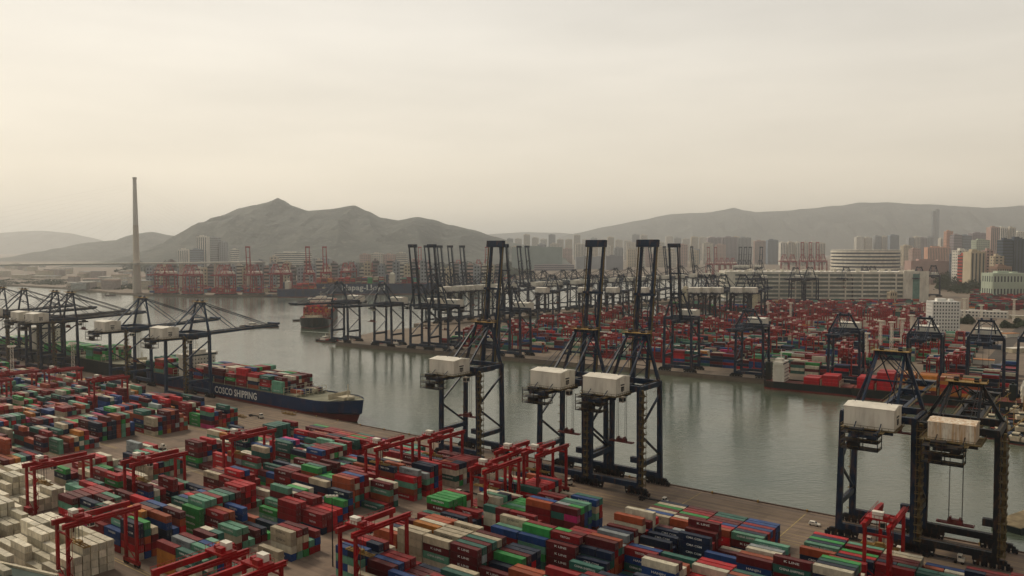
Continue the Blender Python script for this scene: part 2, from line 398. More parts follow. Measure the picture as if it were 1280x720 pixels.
    for z in (ZT-8.5, ZT-5.6, ZT-2.6):
        g.box(-1.5, yy, z, 13, 6.5, .18)
        for a in ((-8, yy-3.2, 5, yy-3.2), (5, yy-3.2, 5, yy+3.2), (-8, yy-3.2, -8, yy+3.2)): rail(g, (a[0], a[1], z+.1), (a[2], a[3], z+.1), n=6, mi=1)
    for x in (-8, -1.5, 5):
        for y in (yy-3.2, yy+3.2): g.bar((x, y, ZT-8.5), (x, y, ZT-1), .28)
    g.box(-4, yy, ZT-8.3, 4, 3, 2.2); g.box(2, yy+1, ZT-5.4, 3, 3, 2.2); g.box(-3, yy-1, ZT-2.4, 5, 3, 1.6); g.bar((-8, yy, ZT-8), (5, yy, ZT-3), .25)
    g.build('maintenance_gallery', [black, lad], r)
    # mast
    for sx in (-1, 1):
        g = MB(); g.bar((sx*(WX-1), -.2, ZT+1), (sx*5.4, .6, apex), 1.5, 1.3, a2=1.1, b2=1.0)
        g.build('mast_leg', steel, r)
        g = MB(); g.bar((sx*5.2, .2, apex-.5), (sx*6.5, GY+1, ZT+3), .9, .9); g.build('back_leg', steel, r)
        g = MB(); g.bar((sx*4.4, 0, apex), (sx*4.4, GY-18, ZT-1.5), .28, .28); g.bar((sx*5.0, 0, apex), (sx*6.5, hy, ZT+7), .16, .16)
        g.build('backstay', steel, r)
    g = MB(); g.bar((-6.2, .6, apex), (6.2, .6, apex), 1.6, 1.5); g.box(0, .4, apex+.9, 14.5, 5, .18, mi=1)
    for a in ((-7.2, -2.1, 7.2, -2.1), (-7.2, 2.9, 7.2, 2.9), (7.2, -2.1, 7.2, 2.9), (-7.2, -2.1, -7.2, 2.9)): rail(g, (a[0], a[1], apex+1), (a[2], a[3], apex+1), mi=1, n=6)
    g.bar((-9.6, .2, (ZT+apex)/2), (9.6, .2, (ZT+apex)/2), .7, .8); g.bar((-9.4, .2, (ZT+apex)/2), (0, .4, apex-1), .4); g.bar((9.4, .2, (ZT+apex)/2), (0, .4, apex-1), .4)
    for x in (-3.5, 3.5): g.tube((x-.8, .5, apex+1.7), (x+.8, .5, apex+1.7), 1, n=8)
    g.build('mast_head', [steel, ochre if not simple else lad], r)
    # boom
    hinge = Vector((0, 4.2, ZT-1.2)); a = rad(82.8) if boom_up else rad(1.5)
    dr = Vector((0, math.cos(a), math.sin(a))); up = Vector((0, -math.sin(a), math.cos(a)))
    g = MB(); bx = 3.9
    for sx in (-1, 1):
        g.bar(hinge+Vector((sx*bx, 0, 0)), hinge+Vector((sx*bx, 0, 0))+dr*boomlen, 1.5, 2.3, up=up, a2=1.1, b2=1.6)
        g.bar(hinge+Vector((sx*(bx+1.3), 0, 0))+up*.9, hinge+Vector((sx*(bx+1.3), 0, 0))+dr*boomlen+up*.9, .8, .14, 1, up=up)
        for i in range(17):
            p = hinge+Vector((sx*(bx+2), 0, 0))+dr*(boomlen*i/16)+up*.9; g.bar(p, p+up*1.1, .12, .12, 1, up=(1, 0, 0))
        g.bar(hinge+Vector((sx*(bx+2), 0, 0))+up*2, hinge+Vector((sx*(bx+2), 0, 0))+dr*boomlen+up*2, .12, .12, 1, up=up)
    for fr in (.02, .3, .62, .985): g.bar(hinge+Vector((-bx, 0, 0))+dr*boomlen*fr, hinge+Vector((bx, 0, 0))+dr*boomlen*fr, 1.1, 1.6, up=up)
    for fr, h_ in ((.985, 1.8), (.62, 1.0)):
        p = hinge+dr*boomlen*fr+up*(1.4); g.bar(p-Vector((bx+2.2, 0, 0)), p+Vector((bx+2.2, 0, 0)), 3.6 if fr > .9 else 1.2, h_, up=up)
    if not simple:
        for k in range(6):
            f0, f1 = .02+k*.1, .02+(k+1)*.1
            p0 = hinge+dr*boomlen*f0; p1 = hinge+dr*boomlen*f1; sx = 1 if k % 2 else -1
            if k != 4: g.bar(p0+Vector((sx*bx, 0, 0)), p1+Vector((-sx*bx, 0, 0)), .3, .3, up=up); g.bar(p0+Vector((-sx*bx, 0, 0)), p0+Vector((sx*bx, 0, 0)), .3, .3, up=up)
    g.build('boom', [steel, lad], r)
    g = MB()
    for sx in (-1, 1):
        top = Vector((sx*4.8, .8, apex+.6))
        if boom_up:
            p = hinge+Vector((sx*bx, 0, 0))+dr*boomlen*.36+up*1.3; g.bar(top, p, .45, .6)
            p2 = hinge+Vector((sx*bx, 0, 0))+dr*boomlen*.62+up*1.5; mid = (p+p2)/2+up*3
            g.bar(p, mid, .3, .35); g.bar(mid, p2, .3, .35)
        else:
            for fr in (.40, .86):
                g.bar(top, hinge+Vector((sx*bx, 0, 0))+dr*boomlen*fr+up*1.2, .42, .5)
            g.bar(top+Vector((-sx*1.5, 0, 0)), hinge+Vector((sx*(bx-1.5), 0, 0))+dr*boomlen*.9+up*1.2, .16, .16)
    g.build('forestay', steel, r)
    # stair tower on the landside right leg
    if not simple:
        g = MB(); x, y = WX+1.7, GY-.6
        for i in range(15):
            z = 5+i*3.0; s_ = 1 if i % 2 else -1
            g.box(x, y, z, 2.6, 3.2, .2); rail(g, (x+1.3, y-1.6, z), (x+1.3, y+1.6, z), n=3); rail(g, (x-1.3, y-1.6, z), (x+1.3, y-1.6, z), n=2)
            g.bar((x+.3*s_, y-1.2*s_, z), (x-.3*s_, y+1.2*s_, z+3), 1.0, .45)
        g.bar((x-1, y-1.3, 4), (x-1, y-1.3, ZT), .18); g.bar((x+1, y-1.3, 4), (x+1, y-1.3, ZT), .18); g.bar((x+1, y+1.3, 4), (x+1, y+1.3, ZT), .18)
        g.build('stair_tower', lad, r)
        g = MB()
        for i in range(10): g.box(-WX-1.4, -.4, 6+i*4.4, 1, 1.6, .14); 
        g.bar((-WX-1.3, .2, 5), (-WX-1.3, .2, ZT), .3); g.build('access_ladder', lad, r)
        g = MB(); g.box(WX-3, GY+.2, 15.2, 3.2, 2.4, 2.6); g.build('switch_room', steel, r)
    # trolley, cab, spreader
    g = MB(); ty = trolley_y; g.box(0, ty, ZT-5, 6.6, 6, 1.3); g.box(1, ty, ZT-3.7, 2.6, 3, 1); g.build('trolley', black, r)
    g = MB(); g.box(2.4, ty-4, ZT-7.6, 2.4, 3, 2.7); cb = g.build('operator_cab', house_mat, r)
    g = MB(); g.box(2.4, ty-5.53, ZT-7.2, 2, .1, 1.7); g.box(3.63, ty-4, ZT-7.2, .1, 2.4, 1.7); g.build('window', glass, cb)
    zs = ZT-drop
    g = MB(); g.box(0, ty, zs, 12.2, .5, .5); g.box(0, ty-1.1, zs, 12.2, .35, .5); g.box(0, ty+1.1, zs, 12.2, .35, .5)
    for x in (-6, -2, 2, 6): g.box(x, ty, zs, .5, 2.6, .6)
    g.box(0, ty, zs+.6, 5, 2, 1.3); g.box(-1.6, ty, zs+1.9, .6, 1.6, .8); g.box(1.6, ty, zs+1.9, .6, 1.6, .8)
    sp_ = g.build('spreader', paint('spreader_red', (.16, .03, .03), .5, .4, .5, .6), r)
    if ropes:
        g = MB()
        for x in (-2.2, 2.2):
            for y in (ty-.8, ty+.8): g.bar((x, y, zs+1.9), (x, y, ZT-4.5), .14)
        g.build('hoist_rope', black, sp_)
    remember(r)
    return r
up_navy = make_sts(True, navy, white)
down_navy = make_sts(False, navy, white, boomlen=66, trolley_y=12., drop=12.)
down_blue = make_sts(False, steelblue, white, boomlen=66, trolley_y=-6., drop=30)
old_navy = make_sts(False, black, wornwhite, ZT=49., apex=63., hk=.85, boomlen=56, emblem=False, trolley_y=-19, drop=36)
far_up = make_sts(True, navy, white, simple=True, emblem=False, lad=navy)
far_down = make_sts(False, navy, white, simple=True, emblem=False, lad=navy, trolley_y=18, drop=20)
far_old = make_sts(False, navy, white, apex=65., simple=True, emblem=False, lad=navy, trolley_y=-10, drop=26, boomlen=50)
red_down = make_sts(False, farred, white, simple=True, emblem=False, lad=farred)
red_up = make_sts(True, farred, white, simple=True, emblem=False, lad=farred)
def nq(s, t=3.4): return (*w(s, t), 0)
g1 = 'ship cranes along the near quay'
clone(up_navy, nq(110.7), AN, 'tall navy quay crane with raised boom, standing alone by open water behind the gantries', g1)
clone(up_navy, nq(177.9), AN, 'navy raised-boom quay crane, left one of the close pair in the middle of the quay', g1)
clone(up_navy, nq(208.1), AN, 'navy raised-boom quay crane, right one of the close pair in the middle of the quay', g1)
clone(down_navy, nq(324.7), AN, 'navy quay crane with clean white machine house, lowered boom, near the parked white car', g1)
clone(old_navy, nq(352), AN, 'nearly black quay crane whose white machine house is streaked with rust', g1)
clone(down_blue, nq(-174.7), AN, 'lighter blue quay crane with lowered boom over the blue ship near its bow lettering', g1)
clone(down_blue, nq(-260.8), AN, 'lighter blue quay crane with lowered boom over the stern of the blue ship', g1)
for s_, lb in ((-390.6, 'dark quay crane with lowered boom, rightmost of the dark group over the black hull'),
               (-421.9, 'dark quay crane with lowered boom, second from right in the dark left group'),
               (-491.3, 'dark quay crane with lowered boom, third from right in the dark left group'),
               (-543.9, 'dark quay crane with lowered boom at the left edge of the photo')):
    clone(down_navy, nq(s_), AN, lb, g1)
# far quay cranes : base found where a sight line at column u meets the quay line
def on_line(u, P, D):   # intersection of plane x/y=(u-640)/F.. with line
    k = (u-640)/F; kk = math.cos(TH)
    # x = k*y approx (pitch is small)
    s_ = (k*P[1]-P[0])/(D[0]-k*D[1]); return s_
g2 = 'ship cranes along the far quay'
FARQ = [(424, 'd'), (478, 'd'), (524, 'u'), (548, 'u'), (637, 'u'), (848, 'u'), (938, 'o'), (1057, 'o'), (1158, 'o'), (1235, 'o'), (1300, 'o')]
for i, (u, k) in enumerate(FARQ):
    s_ = on_line(u, wf(0, 4), UF); x, y = wf(s_, 4)
    n_ = clone(far_up if k == 'u' else far_down if k == 'd' else far_old, (x, y, 0), AF+math.pi, 'dark %s quay crane, %s from the left along the far quay' % ('raised-boom' if k == 'u' else 'lowered-boom', nth(i+1)), g2)
    if k == 'o': n_.scale = (.92, .92, .92)
g3 = 'cranes facing the basin behind the far yard'
for i, u in enumerate((640, 690, 742, 776, 812, 877, 889, 903, 928, 945)):
    s_ = on_line(u, wf(0, 390), UF)
    p0 = at(u, 404)
    clone(far_down, (*p0, 0), AF, 'navy crane with white house facing the rear basin, %s from the left' % nth(i+1), g3)
g3 = 'cranes along the rear pier'
for i, (u, k) in enumerate(((540, 'u'), (556, 'u'), (569, 'u'), (584, 'u'), (605, 'd'), (622, 'd'), (655, 'u'), (665, 'u'), (680, 'd'), (704, 'd'), (718, 'd'), (733, 'd'), (752, 'd'), (770, 'd'), (787, 'd'), (803, 'd'), (818, 'u'), (836, 'u'), (852, 'd'), (870, 'u'), (886, 'd'))):
    s_ = on_line(u, wb(0, 4), PBU); x, y = wb(s_, 4)
    clone(far_up if k == 'u' else far_down, (x, y, 0), AB, 'hazy navy %s crane, %s from the left on the rear pier' % ('raised-boom' if k == 'u' else 'lowered-boom', nth(i+1)), g3)
g3 = 'cranes in front of the long white warehouse'
for i, (u, v, k) in enumerate(((948, 378, 'd'), (994, 378, 'd'), (1012, 377, 'd'), (1057, 376, 'd'), (1080, 374, 'd'), (1090, 374, 'd'), (1148, 376, 'd'), (1166, 371, 'd'), (924, 352, 'u'), (930, 352, 'u'), (936, 352, 'u'), (950, 352, 'u'))):
    clone(far_up if k == 'u' else far_down, (*at(u, v), 0), AF+(math.pi if k == 'd' else 0), 'small dark %s crane, %s from the left near the long white warehouse' % ('raised-boom' if k == 'u' else 'lowered-boom', nth(i+1)), g3)
g3 = 'red cranes across the water'
for i, (u, v, k) in enumerate(((201, 368, 'd'), (212, 368, 'd'), (236, 369, 'd'), (244, 369, 'd'), (277, 369, 'd'), (285, 369, 'd'), (312, 368, 'u'), (320, 368, 'd'), (345, 366, 'd'), (357, 366, 'd'), (386, 366, 'u'), (407, 364, 'u'), (432, 362, 'd'), (440, 361, 'd'), (468, 360, 'd'), (525, 354, 'u'), (534, 354, 'd'), (573, 352, 'd'), (598, 351, 'd'), (608, 350, 'u'), (886, 345, 'u'), (895, 345, 'u'), (902, 345, 'd'), (909, 345, 'd'), (916, 345, 'd'), (980, 344, 'd'), (990, 344, 'd'), (1003, 343, 'u'), (1013, 343, 'u'), (1022, 343, 'u'), (1028, 343, 'd'))):
    x, y = at(u, v)
    n_ = clone(red_up if k == 'u' else red_down, (x, y, 0), rad(185 if u < 640 else 150), 'hazy red %s crane, %s from the left across the water' % ('raised-boom' if k == 'u' else 'lowered-boom', nth(i+1)), g3)
    if u > 970: n_.scale = (1.18, 1.18, 1.18)
for o in (up_navy, down_navy, down_blue, old_navy, far_up, far_down, red_up, red_down): o['group'] = o['group']
# ------------------------------------------------------------------ rubber tyred gantry crane
def make_rtg():
    r = empty('yard_gantry_crane'); tag(r, '', 'gantry crane')
    hx, hy, zt = 3.8, 11.9, 21.2
    for sx in (-1, 1):
        for sy in (-1, 1):
            MB().bar((sx*hx, sy*hy, 1.9), (sx*hx, sy*hy, zt), .95, 1.1, up=(1, 0, 0)).build('leg', redst, r)
        g = MB(); g.bar((sx*hx, -hy-1.6, zt+.8), (sx*hx, hy+1.6, zt+.8), 1.1, 1.8)
        rail(g, (sx*(hx+1.3), -hy-1.4, zt+1), (sx*(hx+1.3), hy+1.4, zt+1), n=12); g.bar((sx*(hx+.9), -hy-1.4, zt+.95), (sx*(hx+.9), hy+1.4, zt+.95), .9, .12)
        gd = g.build('girder', redst, r)
    for sy in (-1, 1):
        g = MB(); g.bar((-hx-1.6, sy*hy, 1.7), (hx+1.6, sy*hy, 1.7), 1.0, 1.3); 
        g.bar((-hx, sy*hy, 7), (hx, sy*hy, 2.2), .3, .3); g.build('sill_beam', redst, r)
        MB().bar((-hx, sy*hy, zt-2.2), (hx, sy*hy, zt-2.2), .5, .7).build('tie_beam', redst, r)
        for sx in (-1, 1):
            g = MB()
            for dx in (-1, 1):
                g.tube((sx*hx+dx*1.0, sy*hy-.35, .78), (sx*hx+dx*1.0, sy*hy+.35, .78), .78, n=12)
            g.build('wheel', rubber, r)
    g = MB(); g.box(0, -hy-1.3, 2.4, 4.4, 1.9, 2.4); g.build('power_house', redst, r)
    g = MB()
    for i in range(6): g.bar((hx+.8, -hy-.8+(i % 2)*1.6, 2+i*3), (hx+.8, -hy+.8-(i % 2)*1.6, 5+i*3), .7, .15)
    g.bar((hx+1.2, -hy-.9, 1.5), (hx+1.2, -hy-.9, zt+1), .12); g.bar((hx+1.2, -hy+.9, 1.5), (hx+1.2, -hy+.9, zt+1), .12); g.build('stair', redst, r)
    g = MB(); ty = -6.5
    g.box(0, ty, zt+1.8, 9, 5.2, .7); g.box(-1.6, ty+1.2, zt+2.5, 2.6, 1.8, 1.5); g.box(2, ty-.8, zt+2.5, 1.6, 3, 1.1); rail(g, (-4.5, ty-2.5, zt+2.5), (4.5, ty-2.5, zt+2.5), n=6); rail(g, (4.5, ty-2.5, zt+2.5), (4.5, ty+2.5, zt+2.5), n=4)
    tr = g.build('trolley', redst, r)
    g = MB(); g.box(-.6, ty-1.4, zt+2.5, 3.4, 2.0, 2.1); g.box(-.6, ty-1.4, zt+4.6, 3.6, 2.2, .15); g.build('machine_hood', white, tr)
    g = MB(); g.box(0, ty+4.2, zt-2.6, 1.9, 1.9, 2.4); cb = g.build('operator_cab', white, r)
    g = MB(); g.box(0, ty+3.22, zt-2.2, 1.6, .08, 1.5); g.box(.98, ty+4.2, zt-2.2, .08, 1.5, 1.5); g.build('window', glass, cb)
    g = MB(); zs = 13.5
    g.box(0, ty, zs, 12, .4, .45); g.box(0, ty-1, zs, 12, .25, .4); g.box(0, ty+1, zs, 12, .25, .4)
    for x in (-5.9, -2, 2, 5.9): g.box(x, ty, zs, .35, 2.4, .5)
    g.box(0, ty, zs+.5, 3, 1.5, .8); sp_ = g.build('spreader', ochre, r)
    g = MB()
    for x in (-1.2, 1.2):
        for y in (ty-.6, ty+.6): g.bar((x, y, zs+1.2), (x, y, zt+1.8), .1)
    g.build('hoist_rope', black, sp_)
    remember(r); return r
rtg = make_rtg()
g4 = 'red yard gantries on the near terminal'
NR = [(335, 58, 'red gantry crane nearest the clean white-housed quay crane at lower right'),
      (187, 52, 'red gantry crane closest to water in the tight cluster at the middle'),
      (176, 58, 'red gantry crane second from water in the tight cluster at the middle'),
      (129, 60, 'red gantry crane in front of the lone raised-boom quay crane, right of two'),
      (120, 87, 'red gantry crane in front of the lone raised-boom quay crane, left of two'),
      (184, 86, 'red gantry crane at the near left of the tight middle cluster'),
      (196, 169, 'red gantry crane at bottom centre beside the thin floodlight pole'),
      (49, 116, 'red gantry crane over the stacks behind the dirt cross road'),
      (55, 169, 'red gantry crane standing at the end of the pale road'),
      (26, 197, 'red gantry crane left of the pale road behind cream containers'),
      (112, 222, 'red gantry crane over the cream refrigerated containers at lower left'),
      (180, 224, 'red gantry crane cut by the bottom edge, left one of two'),
      (197, 223, 'red gantry crane cut by the bottom edge, right one of two'),
      (-180, 73, 'small red gantry crane beside the apron below the lighter blue cranes'),
      (-250, 73, 'small red gantry crane second from the apron end below the blue cranes'),
      (-262, 101, 'small red gantry crane left of the white lattice mast'),
      (-300, 129, 'small red gantry crane at the far left of the yard, lower one'),
      (-235, 129, 'small red gantry crane among the far left stacks, middle one')]
for s_, t, lb in NR: clone(rtg, (*w(s_, t), 0), AN+(math.pi if t > 222.5 else 0), lb, g4)
# far gantries: one mesh each
def make_far_rtg():
    g = MB(); hx, hy, zt = 3.8, 12, 19.5
    for sx in (-1, 1):
        for sy in (-1, 1): g.bar((sx*hx, sy*hy, 0), (sx*hx, sy*hy, zt), 1.1, 1.2)
        g.bar((sx*hx, -hy-1, zt+.8), (sx*hx, hy+1, zt+.8), 1.2, 2)
    for sy in (-1, 1): g.bar((-hx-2, sy*hy, 1.5), (hx+2, sy*hy, 1.5), 1.4, 2); g.bar((-hx, sy*hy, zt-2), (hx, sy*hy, zt-2), .6, .9)
    g.box(0, -6, zt+1.8, 8, 5, 1.2); g.box(-1, -6, zt+3, 3, 2.2, 1.8, 0, 1)
    o = g.build('yard_gantry_crane', [redst, white]); tag(o, 'x', 'gantry crane'); KIDS[o.name] = []; return o
frtg = make_far_rtg()
far_blocks = []
nrt = 0
for k in range(27):
    t = 62+29*k
    n = 0
    for s_ in range(10, 1150, 1):
        pass
    s_ = 25+R.random()*60
    while s_ < 1100:
        x, y = wf(s_, t); ok = True
        px = 640+F*x/y; v = 310+F*H/y
        if not (585 < px < 1290) or v < (381 if 955 < px < 1165 else 397) or (px < 690 and v < 408): ok = False
        if px > 1218 and v < 470: ok = False
        if px > 1160 and 396 < v < 430: ok = False
        if 1165 < px < 1205 and 400 < v < 425: ok = False
        if ok:
            n += 1; nrt += 1
            clone(frtg, (x, y, 0), AF, 'distant red gantry crane, %s from the left in the %s far yard row' % (nth(n), nth(k+1)), 'red gantries in the far yard')
        s_ += 55+R.random()*85 if k < 7 else 38+R.random()*60
# ------------------------------------------------------------------ containers
PAL = {'maroon': (.115, .008, .012), 'dark red': (.25, .008, .012), 'bright red': (.48, .010, .018), 'rust orange': (.36, .075, .028), 'navy blue': (.007, .020, .052),
       'blue': (.012, .06, .21), 'pale green': (.13, .33, .22), 'teal green': (.03, .13, .10), 'bright green': (.04, .30, .07), 'cream': (.62, .56, .42),
       'beige': (.50, .42, .29), 'grey': (.30, .33, .33), 'magenta': (.55, .03, .16), 'orange': (.55, .20, .03), 'white': (.80, .72, .55)}
WT = [('maroon', 20), ('dark red', 15), ('bright red', 9), ('rust orange', 7), ('navy blue', 13), ('blue', 8), ('pale green', 9), ('teal green', 9), ('bright green', 3.5), ('cream', 8), ('beige', 6), ('grey', 1.5), ('magenta', .5), ('orange', 1)]
WN = [a for a, _ in WT]; WW = [b_ for _, b_ in WT]
CB = []            # x, y, z, rot, L, colour, group, info
CH = 2.75
TXT = {'bright green': ('EVERGREEN', 0, 6.6), 'pale green': ('CHINA SHIPPING', 0, 8), 'teal green': ('CHINA SHIPPING', 0, 8), 'navy blue': ('CMA CGM', 0, 6), 'grey': ('COSCO', 1, 5),
       'magenta': ('ONE', 0, 4.5), 'bright red': ('HAMBURG SUD', 0, 6.5), 'maroon': ('K LINE', 0, 5), 'beige': ('COSCO', 1, 5.5), 'dark red': ('TRITON', 0, 4), 'blue': ('HANJIN', 0, 5)}
def zone_pick(s_, t, base):
    if R.random() < .48: return base
    return R.choices(WN, WW)[0]
BAY = 12.75; LANEW = 2.85
def yard(s0, s1, t0, nrow, fill, maxh, reefer=False, key='', rot=0, piv=None, lane0=0, roadS=0, gaps=()):
    nb = int((s1-s0)/BAY)
    for b_ in range(nb):
        sc = s0+BAY*(b_+.5)
        if any(a < sc < c for a, c in gaps): continue
        hb = R.choice([2, 3, 4, 4, 5, 5, 3][:maxh+2]); basecol = R.choices(WN, WW)[0]
        if R.random() < .05 and not reefer: continue
        for r_ in range(nrow):
            if R.random() > fill: continue
            if R.random() < .3: hb = R.choice([1, 3, 4, 4, 5, 5]) if not reefer else R.choice([2, 3, 3, 4])
            h = max(0, min(maxh, hb+R.choice([-1, 0, 0, 0, 0])))
            if R.random() < .3: basecol = R.choices(WN, WW)[0]
            t = t0+LANEW*(r_+.5)
            split = R.random() < .13
            for k in range(h):
                col = zone_pick(sc, t, basecol)
                if reefer: col = R.choice(['white', 'white', 'cream', 'white', 'cream'])
                bn = (b_+1)
                parts = [(0, 12.19)] if not split else [(-3.1, 6.06), (3.1, 6.06)]
                for (dx, L) in parts:
                    if len(parts) == 2: col = zone_pick(sc, t, col)
                    if reefer: col = R.choice(['white', 'cream'])
                    CB.append([sc+dx+R.uniform(-.12, .12), t+R.uniform(-.05, .05), k*CH, rot, L, col, key, (bn, lane0+r_+1, k+1, h, 0 if L > 9 else (1 if dx < 0 else 2))])
GR = 'containers stacked in the near yard'
start = len(CB)
for k in range(8):
    t0 = 47.2+28*k
    yard(-520, -62+(k == 0)*6, t0, 8 if k else 7, .98, 5, key='L', lane0=8*k)
    if k == 0: yard(-8, 147, t0+0, 7, .9, 4, key='M', lane0=0, gaps=())
    elif k < 6: yard((-22, -22, 2, -22, -22, 34)[k], (0, 148, 150, 154, 157, 159)[k], t0, 7, .95, 5, key='M', lane0=7*k, gaps=((22, 60),) if k == 3 else ((106, 128),) if k == 5 else ())
    else: yard(-30, 112, t0, 7, .93, 4, reefer=(k >= 6), key='M', lane0=7*k, gaps=((50, 60),) if k == 6 else ())
    if k == 5: yard(-30, 28, t0, 7, .95, 4, reefer=True, key='M', lane0=7*k)
    yard((168, 168, 172, 176, 184, 190, 215, 230)[k], 620, t0, 7, .96, 5 if k else 3, key='R', lane0=7*k, gaps=((205, 232),) if k == 0 else ())
for c in CB[start:]:
    s_, t = c[0], c[1]; x, y = w(s_, t)
    # keep containers clear of the gantry legs
    c[0], c[1] = x, y; c[3] = AN
def clearrtg(c):
    return True
# hand-placed landmarks stacks
def hand(u, v, cols, L=12.19, note=''):
    x, y = at(u, v)
    for k, cl_ in enumerate(cols): CB.append([x, y, k*CH, AN, L, cl_, 'H', (0, 0, k+1, len(cols), 0), note])
# far yard
fs = len(CB)
for k in range(15):
    t0 = 50+29*k; bb = 0
    for b_ in range(90):
        sc = 12+BAY*b_; x, y = wf(sc, t0+8); px = 640+F*x/y; v = 310+F*H/y
        if px < 508 or px > 1320 or v < 398 or (px < 700 and v < 406) or (px < 570 and v < 412): continue
        if (px > 1225 and v < 470) or px > 1268 or (px > 1160 and v < 428): continue
        if 1085 < px < 1165 and v > 452: continue
        if 1160 < px < 1210 and 398 < v < 428: continue
        if R.random() < .06: continue
        hb = R.choice([3, 3, 4, 4, 5, 5]); basecol = R.choices(WN, WW)[0]
        if (t0 > 200 and px > 930 and R.random() < .6) or R.random() < .12: basecol = R.choice(['maroon', 'dark red', 'bright red'])
        for r_ in range(6):
            if R.random() < .08: continue
            h = max(1, hb+R.choice([-2, -1, 0, 0, 0])); X, Y = wf(sc, t0+LANEW*(r_+.5))
            if R.random() < .3: basecol = R.choices(WN, WW)[0]
            for q in range(h):
                CB.append([X, Y, q*CH, AF, 12.19, zone_pick(0, 0, basecol) if R.random() > .3 else R.choice(['navy blue', 'navy blue', 'blue', 'teal green', 'cream', 'pale green', 'maroon']), 'F', (b_+1, 6*k+r_+1, q+1, h, 0)])
# yards in the haze across the water and at the right
def mass(u0, u1, v0, v1, n, ang, pal, zmax=4, scale=1.):
    for _ in range(n):
        u = R.uniform(u0, u1); v = R.uniform(v0, v1); x, y = at(u, v); bc = R.choice(pal)
        for j in range(R.randint(2, 5)):
            h = R.randint(1, zmax)
            for q in range(h):
                CB.append([x+math.cos(ang)*12.8*0-math.sin(ang)*2.9*j, y+math.cos(ang)*2.9*j, q*CH, ang, 12.19, bc if R.random() < .6 else R.choices(WN, WW)[0], 'X', (0, 0, q+1, h, 0)])
reds = ['maroon', 'dark red', 'bright red', 'rust orange', 'cream', 'beige', 'blue']
mass(185, 400, 354, 366, 900, rad(5), reds)
mass(400, 640, 346, 354, 600, rad(10), reds)
mass(1215, 1290, 388, 366, 330, AF, ['maroon', 'dark red', 'bright red', 'maroon', 'teal green'])
mass(960, 1150, 396, 380, 420, AF, ['maroon', 'dark red', 'navy blue', 'maroon', 'teal green', 'bright red'])
# ------------------------------------------------------------------ ships
def hull_mesh(L, B, D, draft_paint, mats, bow=.14, stern=.08):
    g = MB(); n = 40; rows = []
    zs = [-3.5, .2, draft_paint, D*.45, D]
    for i in range(n+1):
        u = i/n; row = []
        for j, z in enumerate(zs):
            f = j/(len(zs)-1)
            tip = L*(.5) - (1-f)**1.2*L*.035
            bl = bow*(1.35-.45*f)
            x = -L/2+(L/2+tip)*u
            if u > 1-bl: q = (u-(1-bl))/bl; hb = (1-q**(2.2 if f > .6 else 1.7))
            elif u < stern: q = 1-u/stern; hb = 1-.25*q*q*(2-f)
            else: hb = 1
            sh = D*.12*max(0, (u-.86)/.14)**1.5 if j == len(zs)-1 else 0
            row.append((x, max(hb, 0)*B/2, z+sh))
        rows.append(row)
    for sgn in (-1, 1):
        base = len(g.v)
        for row in rows:
            for x, y, z in row: g.v.append((x, y*sgn, z))
        m_ = len(zs)
        for i in range(n):
            for j in range(m_-1):
                q = (base+i*m_+j, base+(i+1)*m_+j, base+(i+1)*m_+j+1, base+i*m_+j+1)
                g.f.append(q if sgn < 0 else q[::-1]); g.m.append(1 if j < 2 else 0); g.c.append(None)
    for j in range(len(zs)-1):
        a, b_ = rows[0][j], rows[0][j+1]; g.face([(a[0], a[1], a[2]), (a[0], -a[1], a[2]), (b_[0], -b_[1], b_[2]), (b_[0], b_[1], b_[2])], 0)
    for i in range(n):
        a, b_ = rows[i][-1], rows[i+1][-1]; dz = -1.0
        g.face([(a[0], -a[1], a[2]+dz), (b_[0], -b_[1], b_[2]+dz), (b_[0], b_[1], b_[2]+dz), (a[0], a[1], a[2]+dz)], 2)
    return g
def text_mesh(body, size=1., bold=0):
    cu = bpy.data.curves.new('t', 'FONT'); cu.body = body; cu.size = size; cu.align_x = 'CENTER'; cu.align_y = 'CENTER'; cu.resolution_u = 2; cu.offset = bold
    o = bpy.data.objects.new('t', cu); C.objects.link(o)
    dg = bpy.context.evaluated_depsgraph_get(); me = bpy.data.meshes.new_from_object(o.evaluated_get(dg))
    vs = [v.co.copy() for v in me.vertices]; fs_ = [tuple(p.vertices) for p in me.polygons]
    bpy.data.objects.remove(o); bpy.data.curves.remove(cu); bpy.data.meshes.remove(me)
    wx = max(v.x for v in vs)-min(v.x for v in vs); cx = (max(v.x for v in vs)+min(v.x for v in vs))/2
    for v in vs: v.x -= cx
    return vs, fs_, wx
